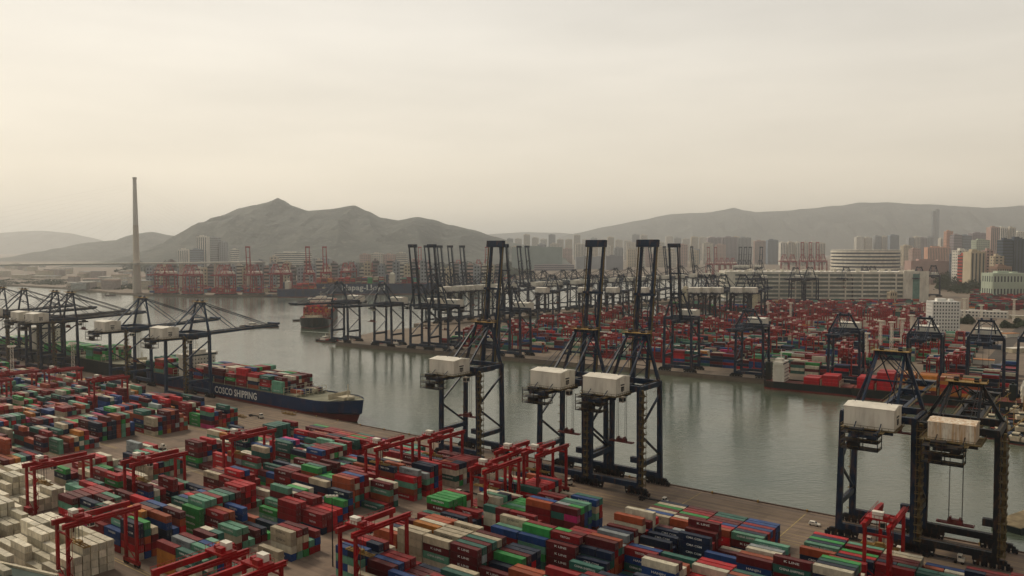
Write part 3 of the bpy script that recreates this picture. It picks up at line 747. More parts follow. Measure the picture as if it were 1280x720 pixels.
def ship(label, name, x, y, ang, L, B, D, hullmat, boot, deckmat, sup_at=-.30, suph=22, bays=(), rows_=11, hmax=5, letters=None, low=0, group=None, supmat=None, dp=1.6):
    r = empty(name, (x, y, WL), ang); tag(r, label, 'ship', group)
    hull = hull_mesh(L, B, D, dp, None).build('hull', [hullmat, boot, deckmat], r)
    sm = supmat or white
    if suph:
        g = MB(); sx = sup_at*L; q_ = min(13., L*.06+2)
        g.box(sx, 0, D, q_, B*.8, suph*.75); g.box(sx, 0, D+suph*.75, q_*.85, B*.98, suph*.13); g.box(sx-1, 0, D+suph*.88, q_*.6, B*.4, suph*.12)
        for k in range(int(suph*.75/3)):
            g.box(sx, 0, D+k*3+2.7, q_+1, B*.84, .25)
        sp_ = g.build('superstructure', sm, r)
        g = MB(); g.box(sx, 0, D+suph*.775, q_*.85+.3, B*.9, suph*.06)
        for k in range(int(suph*.75/3)):
            for q in range(9): g.box(sx, -B*.34+q*B*.085, D+k*3+1.2, q_+.1, .9, 1)
        g.build('window', glass, sp_)
        g = MB(); g.box(sx-q_*1.05, 0, D, q_*.45, min(7, B*.3), suph*.8); g.tube((sx-q_*1.05, 0, D+suph*.8), (sx-q_*1.05, 0, D+suph*.9), .9); g.build('funnel', hullmat, r)
        g = MB(); g.tube((sx, 0, D+suph), (sx, 0, D+suph+8), .4, .2); g.bar((sx, -4, D+suph+4), (sx, 4, D+suph+4), .3); g.build('mast', white, r)
    # lashing frames and hatch covers
    g = MB(); x0 = sup_at*L
    xs = [-L/2+10+i*14.6 for i in range(int((L*.86-12)/14.6))]
    for xx in xs:
        if abs(xx-x0) < 18 and suph: continue
        g.box(xx+7.3, 0, D-.6, .5, B*.9, 5.5) if False else None
        for q in range(8): g.bar((xx+7.3, -B*.42+q*B*.12, D-.9), (xx+7.3, -B*.42+q*B*.12, D+4.8), .3)
        g.bar((xx+7.3, -B*.43, D+4.6), (xx+7.3, B*.43, D+4.6), .3); g.bar((xx+7.3, -B*.43, D+2), (xx+7.3, B*.43, D+2), .3)
    g.build('lashing_bridge', cream, r)
    g = MB()
    for xx in xs:
        if abs(xx-x0) < 18 and suph: continue
        g.box(xx, 0, D-1, 12.9, B*.84, 1.4)
    g.build('hatch_cover', deckmat, r)
    g = MB(); rail(g, (L*.40, -B*.24, D+1), (L*.485, -B*.04, D*1.1+.6), n=6); rail(g, (L*.40, B*.24, D+1), (L*.485, B*.04, D*1.1+.6), n=6)
    g.tube((L*.44, 0, D), (L*.44, 0, D+11), .5, .25); g.box(L*.43, 0, D, 7, B*.3, 2.2); g.box(L*.405, 0, D, .4, B*.62, 4.2); g.tube((L*.45, -3, D+1.5), (L*.45, 3, D+1.5), 1.1)
    g.build('forecastle_gear', cream, r)
    ca, sa = math.cos(ang), math.sin(ang)
    for i, xx in enumerate(xs):
        if abs(xx-x0) < 18 and suph: continue
        f = (xx+L/2)/L
        hb = bays[min(len(bays)-1, int(f*len(bays)))] if bays else R.randint(0, hmax)
        if hb <= 0: continue
        bc = R.choices(WN, WW)[0]; nr = rows_ if f < .84 else rows_-4
        for q in range(nr):
            yy = (q-(nr-1)/2)*2.52; h = max(0, hb+R.choice([-1, 0, 0, 0]))
            if R.random() < .35: bc = R.choices(WN, WW)[0]
            for k in range(h):
                CB.append([x+ca*xx-sa*yy, y+sa*xx+ca*yy, WL+D+.45+k*CH, ang, 12.19, zone_pick(0, 0, bc), 'S', (i+1, q+1, k+1, h, 0)])
    if letters:
        vs, fs_, wx = text_mesh(letters[0], 1., .02)
        mb = MB(); k = letters[1]/wx; zc = letters[3]
        for sg in ((-1,) if len(letters) < 5 else (letters[4],)):
            M = Matrix.Translation((letters[2], sg*(B/2+.12), zc)) @ (Matrix.Rotation(math.pi, 4, 'Z') if sg > 0 else Matrix()) @ Matrix.Rotation(math.pi/2, 4, 'X') @ Matrix.Diagonal((k, letters[5] if len(letters) > 5 else k, 1, 1))
            mb.add((vs, fs_), M)
        mb.build('hull_lettering', letter_w, hull)
    return r
hullblue = paint('hull_blue', (.009, .032, .095), .4, .06, .3, .35); hullblack = paint('hull_black', (.014, .022, .022), .45, .06, .3, .2)
boot = paint('boot_topping_red', (.20, .03, .025), .6, .1, .4); deckm = paint('deck_green_grey', (.26, .25, .17), .7, .1, .4); deckr = paint('deck_red', (.26, .07, .05), .7, .1, .4)
L1 = 262
x, y = w(-12-L1/2, -18)
ship('blue container ship with large white hull lettering, berthed at the near quay', 'container_ship', x, y, AN, L1, 32, 14.2, hullblue, boot, deckm, -.27, 21,
     (4, 4, 3, 0, 4, 4, 3, 5, 4, 4, 1, 2, 4, 5), 11, 5, ('COSCO SHIPPING', 54, 6, 9.2, -1, 7.4), supmat=white, dp=5.2)
x, y = w(-286-150, -19)
ship('black-hulled container ship carrying green containers under the dark left cranes', 'container_ship', x, y, AN, 300, 34, 15.5, hullblack, boot, deckm, -.2, 26, (2, 3, 0, 3, 0, 3, 3, 3, 0, 4, 0, 0, 0), 12)
for c in CB:
    if c[6] == 'S' and st(c[0], c[1])[0] < -286 and R.random() < .6: c[5] = 'bright green'
p = at(405, 408); x, y = p[0]-33, p[1]+112
ship('large container ship with red band, bow toward us, beyond the left tip of far quay', 'container_ship', x, y, rad(278), 230, 42, 15, hullblack, boot, deckr, -.1, 26, (6, 6, 6, 6, 6, 6, 6, 5), 15)
p = at(505, 366); 
ship('distant dark blue ship with white hull lettering moored below the mountain', 'container_ship', at(470, 367)[0], at(470, 367)[1]+60, rad(4), 330, 44, 28, hullblue, boot, deckr, .1, 28, (5, 6, 6, 6), 15, 6, ('Hapag-Lloyd', 110, -40, 17, -1, 20))
ship('distant red-laden ship moored left of the blue lettered ship', 'container_ship', at(375, 370)[0], at(375, 370)[1]+30, rad(3), 120, 36, 20, hullblue, boot, deckr, -.3, 20, (4, 5, 5, 5), 12)
def fq(u, t): 
    s_ = on_line(u, wf(0, t), UF); return wf(s_, t)
x, y = fq(1057, -14)
ship('small dark feeder ship with white bridge at left end, moored at far quay', 'cargo_ship', x, y, AF, 125, 20, 7, hullblack, boot, deckr, -.40, 19, (0, 2, 3, 0, 0, 0), 7)
x, y = fq(1185, -16)
ship('container ship loaded with ochre containers, moored at the far quay right side', 'container_ship', x, y, AF+.01, 130, 26, 8, hullblack, boot, deckr, .42, 14, (3, 5, 5, 5, 5, 4), 9)
for c in CB:
    u_ = 640+F*c[0]/c[1]
    if c[6] == 'S' and 370 < u_ < 440 and c[1] > 1000: c[5] = R.choice(['rust orange', 'bright red', 'bright red', 'orange', 'maroon'])
    if c[6] == 'S' and 975 < u_ < 1120 and c[1] < 760: c[5] = 'bright red' if u_ > 1012 else R.choice(['cream', 'cream', 'navy blue'])
    if c[6] == 'S' and 1120 < u_ < 1230 and c[1] < 720 and R.random() < .65: c[5] = R.choice(['rust orange', 'orange', 'orange', 'beige'])
ship('pale cargo ship with cream bridge in the rear basin', 'cargo_ship', *at(885, 384), AF, 150, 24, 10, hullblack, boot, deckr, -.3, 34, (1, 2, 0, 2), 8, supmat=cream)
ship('cargo ship with tall cream bridge in the rear basin, right of the other', 'cargo_ship', *at(935, 388), AF, 150, 24, 10, hullblack, boot, deckr, .1, 32, (1, 2, 3, 2), 8, supmat=cream)
# small craft
def boat(label, u, v, ang, L=22, B=7, col=hullblack, cargo=0, name='tug_boat', cab=True, cabmat=None, masts=0):
    x, y = at(u, v, WL); r = empty(name, (x, y, WL), ang); tag(r, label, 'boat', 'small craft on the harbour')
    hull_mesh(L, B, 2.2, .6, None, bow=.25).build('hull', [col, boot, deckr], r)
    if cab:
        g = MB(); g.box(-L*.22, 0, 1.4, L*.2, B*.6, 3); g.box(-L*.2, 0, 4.4, L*.12, B*.5, 2.2); g.tube((-L*.2, 0, 6), (-L*.2, 0, 10), .2)
        cb = g.build('wheelhouse', cabmat or white, r)
        g = MB(); g.box(-L*.2, 0, 5, L*.123, B*.52, .9); g.build('window', glass, cb)
    for k in range(masts):
        g = MB(); g.tube((L*.1*k-L*.05, 0, 1.5), (L*.1*k-L*.05, 0, 14), .35, .2); g.bar((L*.1*k-L*.05, 0, 4), (L*.35, 0, 15), .4); g.build('derrick', ochre, r)
    if cargo:
        g = MB()
        for i in range(cargo): g.box(-L*.05+i*3.4, R.uniform(-.6, .6), 1.2, 2.9, B*.7, R.uniform(1.5, 3.4), R.uniform(-.1, .1))
        g.build('cargo', R.choice([redst, steelblue, cream]), r)
    return r
boat('dark tug steaming off the bow of the red-banded ship', 375, 401, rad(200), 24, 8)
boat('long low dark barge under way at left of the open channel', 325, 409, rad(-8), 62, 14, cargo=3)
boat('tiny launch far out between the pylon and the left cranes', 138, 369.5, rad(10), 26, 8)
boat('grey harbour vessel below the hazy red cranes', 344, 371, rad(6), 60, 14, cabmat=steelblue)
boat('barge with crane jib moored at the left tip of far quay', 413, 427, AF, 44, 14, cargo=4, masts=1)
boat('dark lighter moored beside the barge at the far quay tip', 447, 429, AF, 40, 13, cargo=2, masts=1)
boat('red and black lighter moored just right of the far quay tip', 474, 433, AF, 34, 11, cargo=3)
boat('small lighter moored under the first raised far crane', 500, 436, AF, 26, 9, cargo=2)
for i, (u, v, a_) in enumerate(((1252, 531, 0), (1262, 548, .3), (1284, 556, -.2), (1262, 515, .1), (1290, 528, .2), (1250, 500, 0), (1284, 505, .1), (1270, 540, .2), (1282, 520, -.1), (1242, 515, .15), (1272, 498, 0), (1290, 543, .1))):
    boat('cream-housed derrick lighter, %s in the raft of craft at right edge' % nth(i+1), u, v, AF+a_, 30, 10, cargo=3, masts=1, cabmat=cream)
g = MB(); foam = paint('wake_foam', (.42, .42, .37), .6, .3, .5)
for (u0, v0, u1, v1, w0, w1) in ((388, 400.5, 470, 399.2, 3, 22), (356, 412.5, 440, 418, 3, 20), (388, 400.8, 372, 408, 2, 12)):
    a_ = Vector((*at(u0, v0, WL), WL+.03)); b_ = Vector((*at(u1, v1, WL), WL+.03)); q_ = (b_-a_).normalized(); q_ = Vector((-q_.y, q_.x, 0))
    g.face([a_-q_*w0*.2, b_-q_*w1*.12, b_+q_*w1*.12, a_+q_*w0*.2])
structure(g.build('wake', foam))
r = empty('barge', (*at(1283, 655, WL), WL), AN+1.2); tag(r, 'slatted beige barge cut by the right edge beside the near quay', 'barge')
g = MB(); g.box(0, 0, 0, 34, 12, 2.6); g.build('hull', hullblack, r)
g = MB()
for i in range(17): g.box(0, -5.4+i*.68, 2.6, 33, .42, .3)
g.build('deck', paint('beige_deck', (.42, .33, .2), .8, .3, .4), r)
# ------------------------------------------------------------------ container meshes and picking the ones that show largest
for i in range(len(CB)-1, -1, -1):          # no container inside a gantry leg
    c = CB[i]
    if c[6] in 'LMR':
        pass
bv, bf = [], []
for c in CB:
    x, y, z, a, L = c[:5]; ca, sa = math.cos(a), math.sin(a); k = len(bv)
    for zz in (z, z+2.6):
        for p, q in ((-L/2, -1.22), (L/2, -1.22), (L/2, 1.22), (-L/2, 1.22)): bv.append((x+p*ca-q*sa, y+p*sa+q*ca, zz))
    for f in ((4, 5, 6, 7), (0, 1, 5, 4), (1, 2, 6, 5), (2, 3, 7, 6), (3, 0, 4, 7)): bf.append(tuple(k+i for i in f))
tree = BVHTree.FromPolygons(bv, bf)
cnt = [0]*len(CB); ct, sn_ = math.cos(TH), math.sin(TH); O = Vector((0, 0, H))
for v in range(395, 720, 2):
    for u in range(0, 1280, 2):
        dx = (u+.5-640)/F; dz = (360-v-.5)/F
        hit = tree.ray_cast(O, Vector((dx, ct+dz*sn_, -sn_+dz*ct)).normalized())
        if hit[2] is not None: cnt[hit[2]//5] += 1
order = sorted(range(len(CB)), key=lambda i: -cnt[i]); TOP = set(i for i in order[:300] if cnt[i] > 0)
print('containers', len(CB), 'visible', sum(1 for q in cnt if q), 'smallest picked', cnt[order[299]])
def cbody(L):
    g = MB(); W, Hh = 2.44, 2.6
    g.box(0, 0, .12, L-.14, W-.12, Hh-.17)
    for sx in (-1, 1):
        for sy in (-1, 1): g.box(sx*(L/2-.09), sy*(W/2-.09), 0, .18, .18, Hh)
        g.box(sx*(L/2-.06), 0, 0, .11, W-.36, .16); g.box(sx*(L/2-.06), 0, Hh-.14, .11, W-.36, .14)
    for sy in (-1, 1): g.box(0, sy*(W/2-.05), 0, L-.36, .1, .16); g.box(0, sy*(W/2-.05), Hh-.12, L-.36, .1, .12)
    n = int(L/.56)
    for i in range(n):
        x = -L/2+.35+(L-.7)*i/(n-1)
        for sy in (-1, 1): g.box(x, sy*(W/2-.05), .16, .2, .05, Hh-.28)
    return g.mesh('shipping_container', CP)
def cdoor():
    g = MB(); 
    for y in (-.56, .56): g.box(0, y, .17, .06, 1.06, 2.26)
    for y in (-.9, -.3, .3, .9): g.tube((.06, y, .14), (.06, y, 2.48), .035, n=5, mi=1)
    for z in (.7, 1.1): g.box(.05, -.6, z, .05, .5, .05, 0, 1); g.box(.05, .6, z, .05, .5, .05, 0, 1)
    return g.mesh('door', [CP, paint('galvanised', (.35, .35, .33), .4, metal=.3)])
BODY = {True: cbody(12.19), False: cbody(6.06)}; DOOR = cdoor()
TM = {}; TR = {}
for txt, dk, wd_ in set(TXT.values()):
    vs, fs_, wx = text_mesh(txt, 1., .015); k = wd_/wx; ky = min(k, 1.05)
    TR[(txt, dk, wd_)] = (vs, fs_, k, ky)
    g = MB()
    for sg in (-1, 1):
        M = Matrix.Translation((0, sg*1.235, 1.5)) @ (Matrix.Rotation(math.pi, 4, 'Z') if sg > 0 else Matrix()) @ Matrix.Rotation(math.pi/2, 4, 'X') @ Matrix.Diagonal((k, ky, 1, 1))
        g.add((vs, fs_), M)
    TM[(txt, dk, wd_)] = g.mesh('lettering', letter_d if dk else letter_w)
mass_ = MB(); mtxt = MB()
sidename = {'L': 'left yard', 'M': 'middle yard', 'R': 'right yard'}
used_lab = {}
for i, c in enumerate(CB):
    x, y, z, a, L, col, key, info = c[:8]
    lettered = col in TXT and (hash((i*7919) % 101) % 10 < 7) and L > 9
    rgb = PAL[col]; v_ = R.uniform(.8, 1.18); rgb = tuple(q*v_ for q in rgb)
    if i in TOP:
        o = bpy.data.objects.new('shipping_container', BODY[L > 9]); C.objects.link(o); o.location = (x, y, z+.01); o.rotation_euler = (0, 0, a); o.color = (*rgb, 1)
        b_, ln, tier, h, half = info
        size = 'short ' if L < 9 else ''
        tr_ = 'topmost' if tier == h else nth(tier)+' up'
        if key in 'LMR':
            hf = {0: '', 1: ' left half', 2: ' right half'}[half]
            lab = '%s%s container, %s, %s lane, %s bay%s of %s' % (size, col, tr_, nth(ln), nth(b_), hf, sidename[key])
            grp = GR
        elif key == 'S':
            lab = '%s container %s in bay %s row %s aboard the blue lettered ship' % (col, tr_, nth(b_), nth(ln)); grp = 'containers aboard the moored ships'
        else:
            lab = '%s container, %s, %s lane inland, %s bay of the far yard' % (col, tr_, nth(max(ln, 1)), nth(max(b_, 1))); grp = 'containers in the far yard'
        tag(o, lab, 'container', grp)
        dm = bpy.data.objects.new('door', DOOR); C.objects.link(dm); dm.parent = o; dm.location = (L/2, 0, 0); dm.color = (*(q*.9 for q in rgb), 1)
        if lettered:
            t_ = bpy.data.objects.new('lettering', TM[TXT[col]]); C.objects.link(t_); t_.parent = o
    else:
        mass_.box(x, y, z, L, 2.44, 2.6, a, 0, rgb, False)
        if lettered and cnt[i] > 6 and y < 620:
            vs, fs_, k, ky = TR[TXT[col]]
            M = Matrix.Translation((x, y, z)) @ Matrix.Rotation(a, 4, 'Z') @ Matrix.Translation((0, -1.24, 1.4)) @ Matrix.Rotation(math.pi/2, 4, 'X') @ Matrix.Diagonal((k, ky, 1, 1))
            mass_.add((vs, fs_), M, 0, (.7, .68, .62) if not TXT[col][1] else (.05, .05, .06))
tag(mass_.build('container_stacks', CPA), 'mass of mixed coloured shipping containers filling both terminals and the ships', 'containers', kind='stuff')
# ------------------------------------------------------------------ lattice light towers, poles
def make_tower(h):
    r = empty('light_tower'); tag(r, '', 'light tower')
    g = MB()
    n = 9; b0, b1 = 1.35, 1.0
    for sx in (-1, 1):
        for sy in (-1, 1): g.bar((sx*b0, sy*b0, 0), (sx*b1, sy*b1, h), .3)
    for i in range(n):
        z0, z1 = h*i/n, h*(i+1)/n; q0 = b0+(b1-b0)*i/n; q1 = b0+(b1-b0)*(i+1)/n
        for a_, b_ in (((-1, -1), (1, -1)), ((1, -1), (1, 1)), ((1, 1), (-1, 1)), ((-1, 1), (-1, -1))):
            g.bar((a_[0]*q0, a_[1]*q0, z0), (b_[0]*q1, b_[1]*q1, z1), .13); g.bar((a_[0]*q1, a_[1]*q1, z1), (b_[0]*q1, b_[1]*q1, z1), .13)
            g.bar((b_[0]*q0, b_[1]*q0, z0), (a_[0]*q1, a_[1]*q1, z1), .13)
    g.build('lattice_mast', white, r)
    g = MB(); g.box(0, 0, h, 5, 5, .3)
    for k in range(4):
        for q in (-1.8, -.6, .6, 1.8): g.box(*((q, 2.6) if k == 0 else (q, -2.6) if k == 1 else (2.6, q) if k == 2 else (-2.6, q)), h+.4, .9, .9, .9)
    g.build('floodlight_head', white, r); remember(r); return r
tw = make_tower(34)
TW = [(16, 485, 'white lattice light tower at the left edge under the dark cranes'), (92, 480, 'white lattice light tower right of the other one under the dark cranes')] + \
     [(u, v, 'white lattice light tower, %s from the left on the far terminal' % nth(i+1)) for i, (u, v) in enumerate(((960, 408), (988, 408), (1082, 462), (1100, 440), (1114, 442), (1127, 436), (1139, 430), (1205, 400), (1226, 412), (1267, 402)))]
for u, v, lb in TW: clone(tw, (*at(u, v), 0), .5, lb, 'white lattice light towers')
r = empty('floodlight_pole', (*at(416, 708), 0)); tag(r, 'thin dark floodlight pole beside the bottom centre red gantry', 'lamp post')
g = MB(); g.tube((0, 0, 0), (0, 0, 26), .28, .14); g.build('pole', black, r)
g = MB(); g.box(0, 0, 25.6, 4, .3, .3, .3); 
for q in (-1.8, -.6, .6, 1.8): g.box(q, -.3, 25.9, .9, .7, .6)
g.build('lamp_head', white, r)
# ------------------------------------------------------------------ vehicles on the quay
def car(label, x, y, ang, mat):
    r = empty('car', (x, y, 0), ang); tag(r, label, 'car')
    g = MB(); P = [(-2.3, .45), (-2.3, .95), (-2.1, 1.1), (-1.9, 1.75), (.2, 1.8), (1.0, 1.15), (2.2, .95), (2.35, .45)]
    k = len(g.v)
    for sy in (-.92, .92):
        for a_, b_ in P: g.v.append((a_, sy*(1 if b_ < 1.2 else .84), b_))
    n = len(P); g.f.append(tuple(range(n))); g.f.append(tuple(range(2*n-1, n-1, -1)))
    for i in range(n): g.f.append((i, i+n, (i+1) % n+n, (i+1) % n)) 
    g.m = [0]*len(g.f); g.c = [None]*len(g.f); g.build('body', mat, r)
    g = MB(); g.box(-.85, 0, 1.2, 1.7, 1.74, .42); g.bar((.3, 0, 1.72), (.98, 0, 1.2), 1.4, .05, up=(0, 0, 1)); g.build('window', glass, r)
    for sx in (-1.45, 1.45):
        for sy in (-1, 1): MB().tube((sx, sy*.72, .34), (sx, sy*.95, .34), .34, n=12).build('wheel', rubber, r)
    return r
car('white car parked alone on the apron near the right quay cranes', *at(1018, 657), AN, white)
def make_truck(colr):
    r = empty('yard_truck'); tag(r, '', 'truck')
    g = MB(); g.box(5.6, 0, 1.0, 2.2, 2.4, .9); g.box(5.2, 0, 1.9, 1.5, 2.3, 1.5); g.box(6.5, 0, 1.7, .5, 2.2, .5); g.build('cab', colr, r)
    g = MB(); g.box(5.97, 0, 2.3, .06, 2, .9); g.box(5.3, 0, 2.35, 1.1, 2.34, .8); g.build('window', glass, r)
    g = MB(); g.box(-1.4, .6, 1.0, 12.4, .25, .35); g.box(-1.4, -.6, 1.0, 12.4, .25, .35)
    for x in (-7.3, -3, 1, 4.4): g.box(x, 0, 1.05, .3, 2.4, .25)
    g.build('trailer', black, r)
    for x in (-6.6, -5.4, 3.8, 6.1):
        for sy in (-1, 1): MB().tube((x, sy*.75, .52), (x, sy*1.15, .52), .52, n=12).build('wheel', rubber, r)
    remember(r); return r
tk = make_truck(white)
for u, v, a_, lb in ((597, 621, .0, 'white yard truck with empty trailer in the aisle by the magenta container'), (318, 556, 0, 'white yard truck on the far side of the dirt cross road'),
                     (700, 604, 0, 'white yard truck under the left crane of the close pair'), (1105, 690, 0, 'white yard truck below the lower right red gantry'),
                     (560, 583, 0, 'white yard truck beside the lone raised-boom quay crane'), (905, 660, 0, 'white yard truck between apron and right stacks'),
                     (196, 514, 0, 'white yard truck on the apron below the left blue crane'), (1180, 700, 0, 'white yard truck behind the rust-streaked crane'), (480, 562, 0, 'white yard truck near the left end of lone crane rails')):
    s_, t = st(*at(u, v)); clone(tk, (*at(u, v), 0), AN+a_, lb, 'yard trucks')
ru = random.Random(21)
for i, s_ in enumerate((-150, -118, -70, 18, 44, 96, 138, 166, 232, 262, 318)):
    t = (30, 36, 27, 42)[i % 4]
    clone(tk, (*w(s_, t), 0), AN+(0 if i % 3 else math.pi), 'yard truck on the near apron lanes, %s from the left in the line' % nth(i+1), 'yard trucks')
for i, (s_, t) in enumerate(((-42, 70), (-38, 118), (-30, 142), (155, 82), (163, 110), (170, 140), (-50, 172))):
    clone(tk, (*w(s_, t), 0), AN+1.57, 'yard truck driving along a cross road between yards, %s by distance from the quay' % nth(i+1), 'yard trucks')
for u, v, lb in ((300, 521, 'ochre spare spreader frame lying on the apron near the blue ship'), (361, 518, 'ochre hatch frame lying on the apron below the ship bow')):
    r = empty('spreader_frame', (*at(u, v), 0), AN); tag(r, lb, 'frame', 'spare frames on the apron')
    g = MB()
    for y in (-1.2, 1.2): g.bar((-6, y, .5), (6, y, .5), .4, .6)
    for x in (-6, -2, 2, 6): g.bar((x, -1.2, .5), (x, 1.2, .5), .4, .5); g.bar((x, -1.2, .5), (x, -1.2, 2.4), .3)
    g.bar((-6, -1.2, 2.4), (6, -1.2, 2.4), .3); g.build('frame', ochre, r)
for i, s_ in enumerate(range(-60, 400, 22)):
    x, y = w(s_, 1.6); g = MB(); g.tube((0, 0, 0), (0, 0, .8), .38, .3); g.tube((0, 0, .8), (0, 0, 1.1), .55, .5)
    o = g.build('bollard', ochre, None, (x, y, 0)); tag(o, 'mooring bollard on the near quay edge, %s from the ship bow end' % nth(i+1), 'bollard', 'mooring bollards on the near quay')
# ------------------------------------------------------------------ buildings
def building(label, u0, u1, vt, Y, col, name='tower_block', floors=None, bays=None, ang=0., depth=None, style='grid', wincol=None, base=0., cat='building', group=None, roof=True):
    xl, _, zt = dist(u0, vt, Y); xr = dist(u1, vt, Y)[0]; W = xr-xl; Hh = zt-base; D_ = depth or min(W, 45)
    r = empty(name, ((xl+xr)/2, Y+D_/2, base), ang); tag(r, label, cat, group)
    mt = paint('facade_%02d%02d%02d' % tuple(int(q*99) for q in col), col, .75, .03, .15)
    n = floors or max(3, int(Hh/9)); m_ = bays or max(2, int(W/9))
    wg = MB(); wg.box(0, 0, 0, W, D_, Hh)
    wm = glass if wincol is None else paint('glazing_%02d%02d%02d' % tuple(int(q*99) for q in wincol), wincol, .25)
    g = MB(); fh = Hh/n
    if style == 'bands':
        for i in range(n): g.box(0, 0, fh*(i+.35), W+.5, D_+.5, fh*.42)
    elif style == 'grid':
        bw = W/m_; dn = max(1, int(D_/bw)); bd = D_/dn
        for i in range(n):
            for j in range(m_):
                pass
            g.box(0, 0, fh*(i+.3), W+.3, D_+.3, fh*.45)
        for j in range(m_+1): wg.box(-W/2+bw*j, -D_/2, 0, bw*.5, 1.0, Hh, bottom=False)
        for j in range(dn+1):
            for sg in (-1, 1): wg.box(sg*W/2, -D_/2+bd*j, 0, 1.0, bd*.5, Hh, bottom=False)
    elif style == 'fins':
        bw = W/m_
        for j in range(m_): g.box(-W/2+bw*(j+.5), -D_/2, fh*.5, bw*.38, .7, Hh-fh, bottom=False)
    wg.build('wall', mt, r)
    if g.v: g.build('facade_glazing', wm, r)
    if roof:
        g = MB(); g.box(-W*.1, 0, Hh, W*.35, D_*.4, min(6, Hh*.06)+1); g.box(W*.28, 0, Hh, W*.15, D_*.3, 3); g.build('roof_plant', mt, r)
    return r
pale = (.62, .56, .47); pink = (.50, .34, .29); grey = (.33, .34, .36); bl = (.20, .24, .30); wh = (.74, .70, .62); purp = (.34, .28, .31); tan = (.55, .46, .33); dk = (.06, .08, .11); orr = (.62, .33, .22); grn = (.42, .47, .36)
BL = [ # left, below the mountain
 ('tallest white tower beyond the bridge deck, left of the mountain', 245, 258, 295.5, 2500, wh, 'fins'),
 ('short white tower beyond the bridge, leftmost of its cluster', 222, 235, 312, 2500, wh, 'fins'),
 ('low glass block between two white towers beyond the bridge', 237, 250, 312, 2460, bl, 'bands'),
 ('grey tower right behind the tallest white tower beyond the bridge', 259, 272, 297, 2560, grey, 'bands'),
 ('second grey tower from the tallest white tower beyond the bridge', 274, 282, 303, 2560, grey, 'grid'),
 ('banded white block rightmost of the cluster beyond the bridge', 288, 296, 312, 2500, wh, 'bands'),
 ('wide white industrial building behind hazy red cranes', 343, 387, 316, 2400, wh, 'bands'),
 ('low annex left of the wide white industrial building', 338, 346, 321, 2380, pale, 'grid'),
 ('low grey block right of the wide white industrial building', 392, 412, 323, 2500, grey, 'grid'),
 ('pink slab block below the mountain right of the red cranes', 450, 462, 318, 2600, pink, 'grid'),
 ('pale slab block below the mountain, second of four', 464, 478, 317, 2600, pale, 'grid'),
 ('pinkish slab block below the mountain, third of four', 480, 493, 318, 2600, pink, 'grid'),
 ('pale slab block below the mountain, fourth of four', 495, 508, 316.5, 2600, pale, 'bands'),
 ('low pinkish block behind the first raised far crane', 512, 528, 324, 2600, pink, 'grid'),
 ('wide low greenish warehouse with orange eaves behind raised cranes', 640, 703, 309, 2650, (.25, .31, .29), 'none'),
 ('grey warehouse right of the wide greenish warehouse', 720, 757, 321, 2700, grey, 'none'),
 ('darker warehouse right of the grey warehouse', 757.5, 779, 320, 2600, (.22, .22, .25), 'none'),
 ('purple-grey shed at the water below the greenish warehouse', 668, 718, 331, 2500, purp, 'bands'),
]
def cityrow(lbl, us, vts, Y, cols, wd, rng):
    for i, (u, vt) in enumerate(zip(us, vts)): BL.append((lbl % nth(i+1), u, u+wd, vt, Y, cols[i % len(cols)], rng[i % len(rng)]))
ru = random.Random(3)
us = [184+8.5*i+ru.uniform(-2, 2) for i in range(52)]
cityrow('low block at the foot of the mountain, %s from the left', us, [ru.uniform(325, 336) if not 215 < u < 300 else ru.uniform(331, 338) for u in us], 1990/1.0, [grey, pale, tan, (.25, .2, .19), grey, pink], 7.4, ['grid', 'bands'])
us = [560+10.5*i for i in range(37)]
cityrow('hazy distant residential tower, %s from the left in the rearmost skyline', us, [ru.uniform(293, 303) for _ in us], 4600, [pale, wh, grey, pale, tan], 8, ['grid', 'fins'])
us = [624+16*i for i in range(18)]
cityrow('pale apartment tower, %s from the left in the middle skyline', us, [ru.uniform(302, 313) for _ in us], 3500, [pale, tan, wh, grey, pale, pink], 11, ['fins', 'grid', 'grid'])
us = [785, 797, 809, 823, 836, 850, 864]
cityrow('cream tower block, %s from the left behind the rear pier cranes', us, [312, 310, 318, 309, 315, 306, 313], 3000, [tan, pale, pink], 9, ['grid'])
BL += [
 ('broad purple-grey tower pair, left one behind red raised cranes', 885, 902, 297, 3600, purp, 'fins'), ('broad purple-grey tower pair, right one behind red raised cranes', 904, 922, 296.5, 3600, purp, 'fins'),
 ('slim purple-grey tower right of the broad pair', 924, 939, 297, 3600, grey, 'fins'), ('pinkish tower left of the white slab row', 944, 958, 301, 3600, pink, 'fins'), ('blue-grey tower directly left of the white slab row', 960, 973, 300, 3500, bl, 'fins')]
cityrow('white slab block, %s from the left in the row above the warehouse', [976+9.6*i for i in range(6)], [303, 302.5, 303, 303, 302.5, 304], 3300, [wh, pale], 7.8, ['fins'])
BL += [
 ('pale tower behind the left part of the round layered building', 1071, 1080, 296, 3900, wh, 'grid'), ('second pale tower behind the round layered building', 1082, 1090, 297, 3900, pale, 'grid'), ('third tower behind the round layered building', 1094, 1102, 295, 3900, grey, 'fins'),
 ('fourth tower behind the round layered building', 1103.5, 1111, 295.5, 3900, pale, 'fins'), ('blue tower behind the right end of the round layered building', 1113, 1124, 294, 3800, bl, 'fins'),
 ('low tan tower left of the five-tower slab', 1130, 1140, 307, 3200, tan, 'grid'), ('pink low tower left of the orange building', 1141, 1151, 311, 3000, pink, 'grid')]
cityrow('slab tower with pale top, %s from the left behind the orange building', [1136, 1144, 1152, 1160, 1176], [297, 296, 297, 296.5, 298], 3900, [grey, pale, purp], 7, ['fins'])
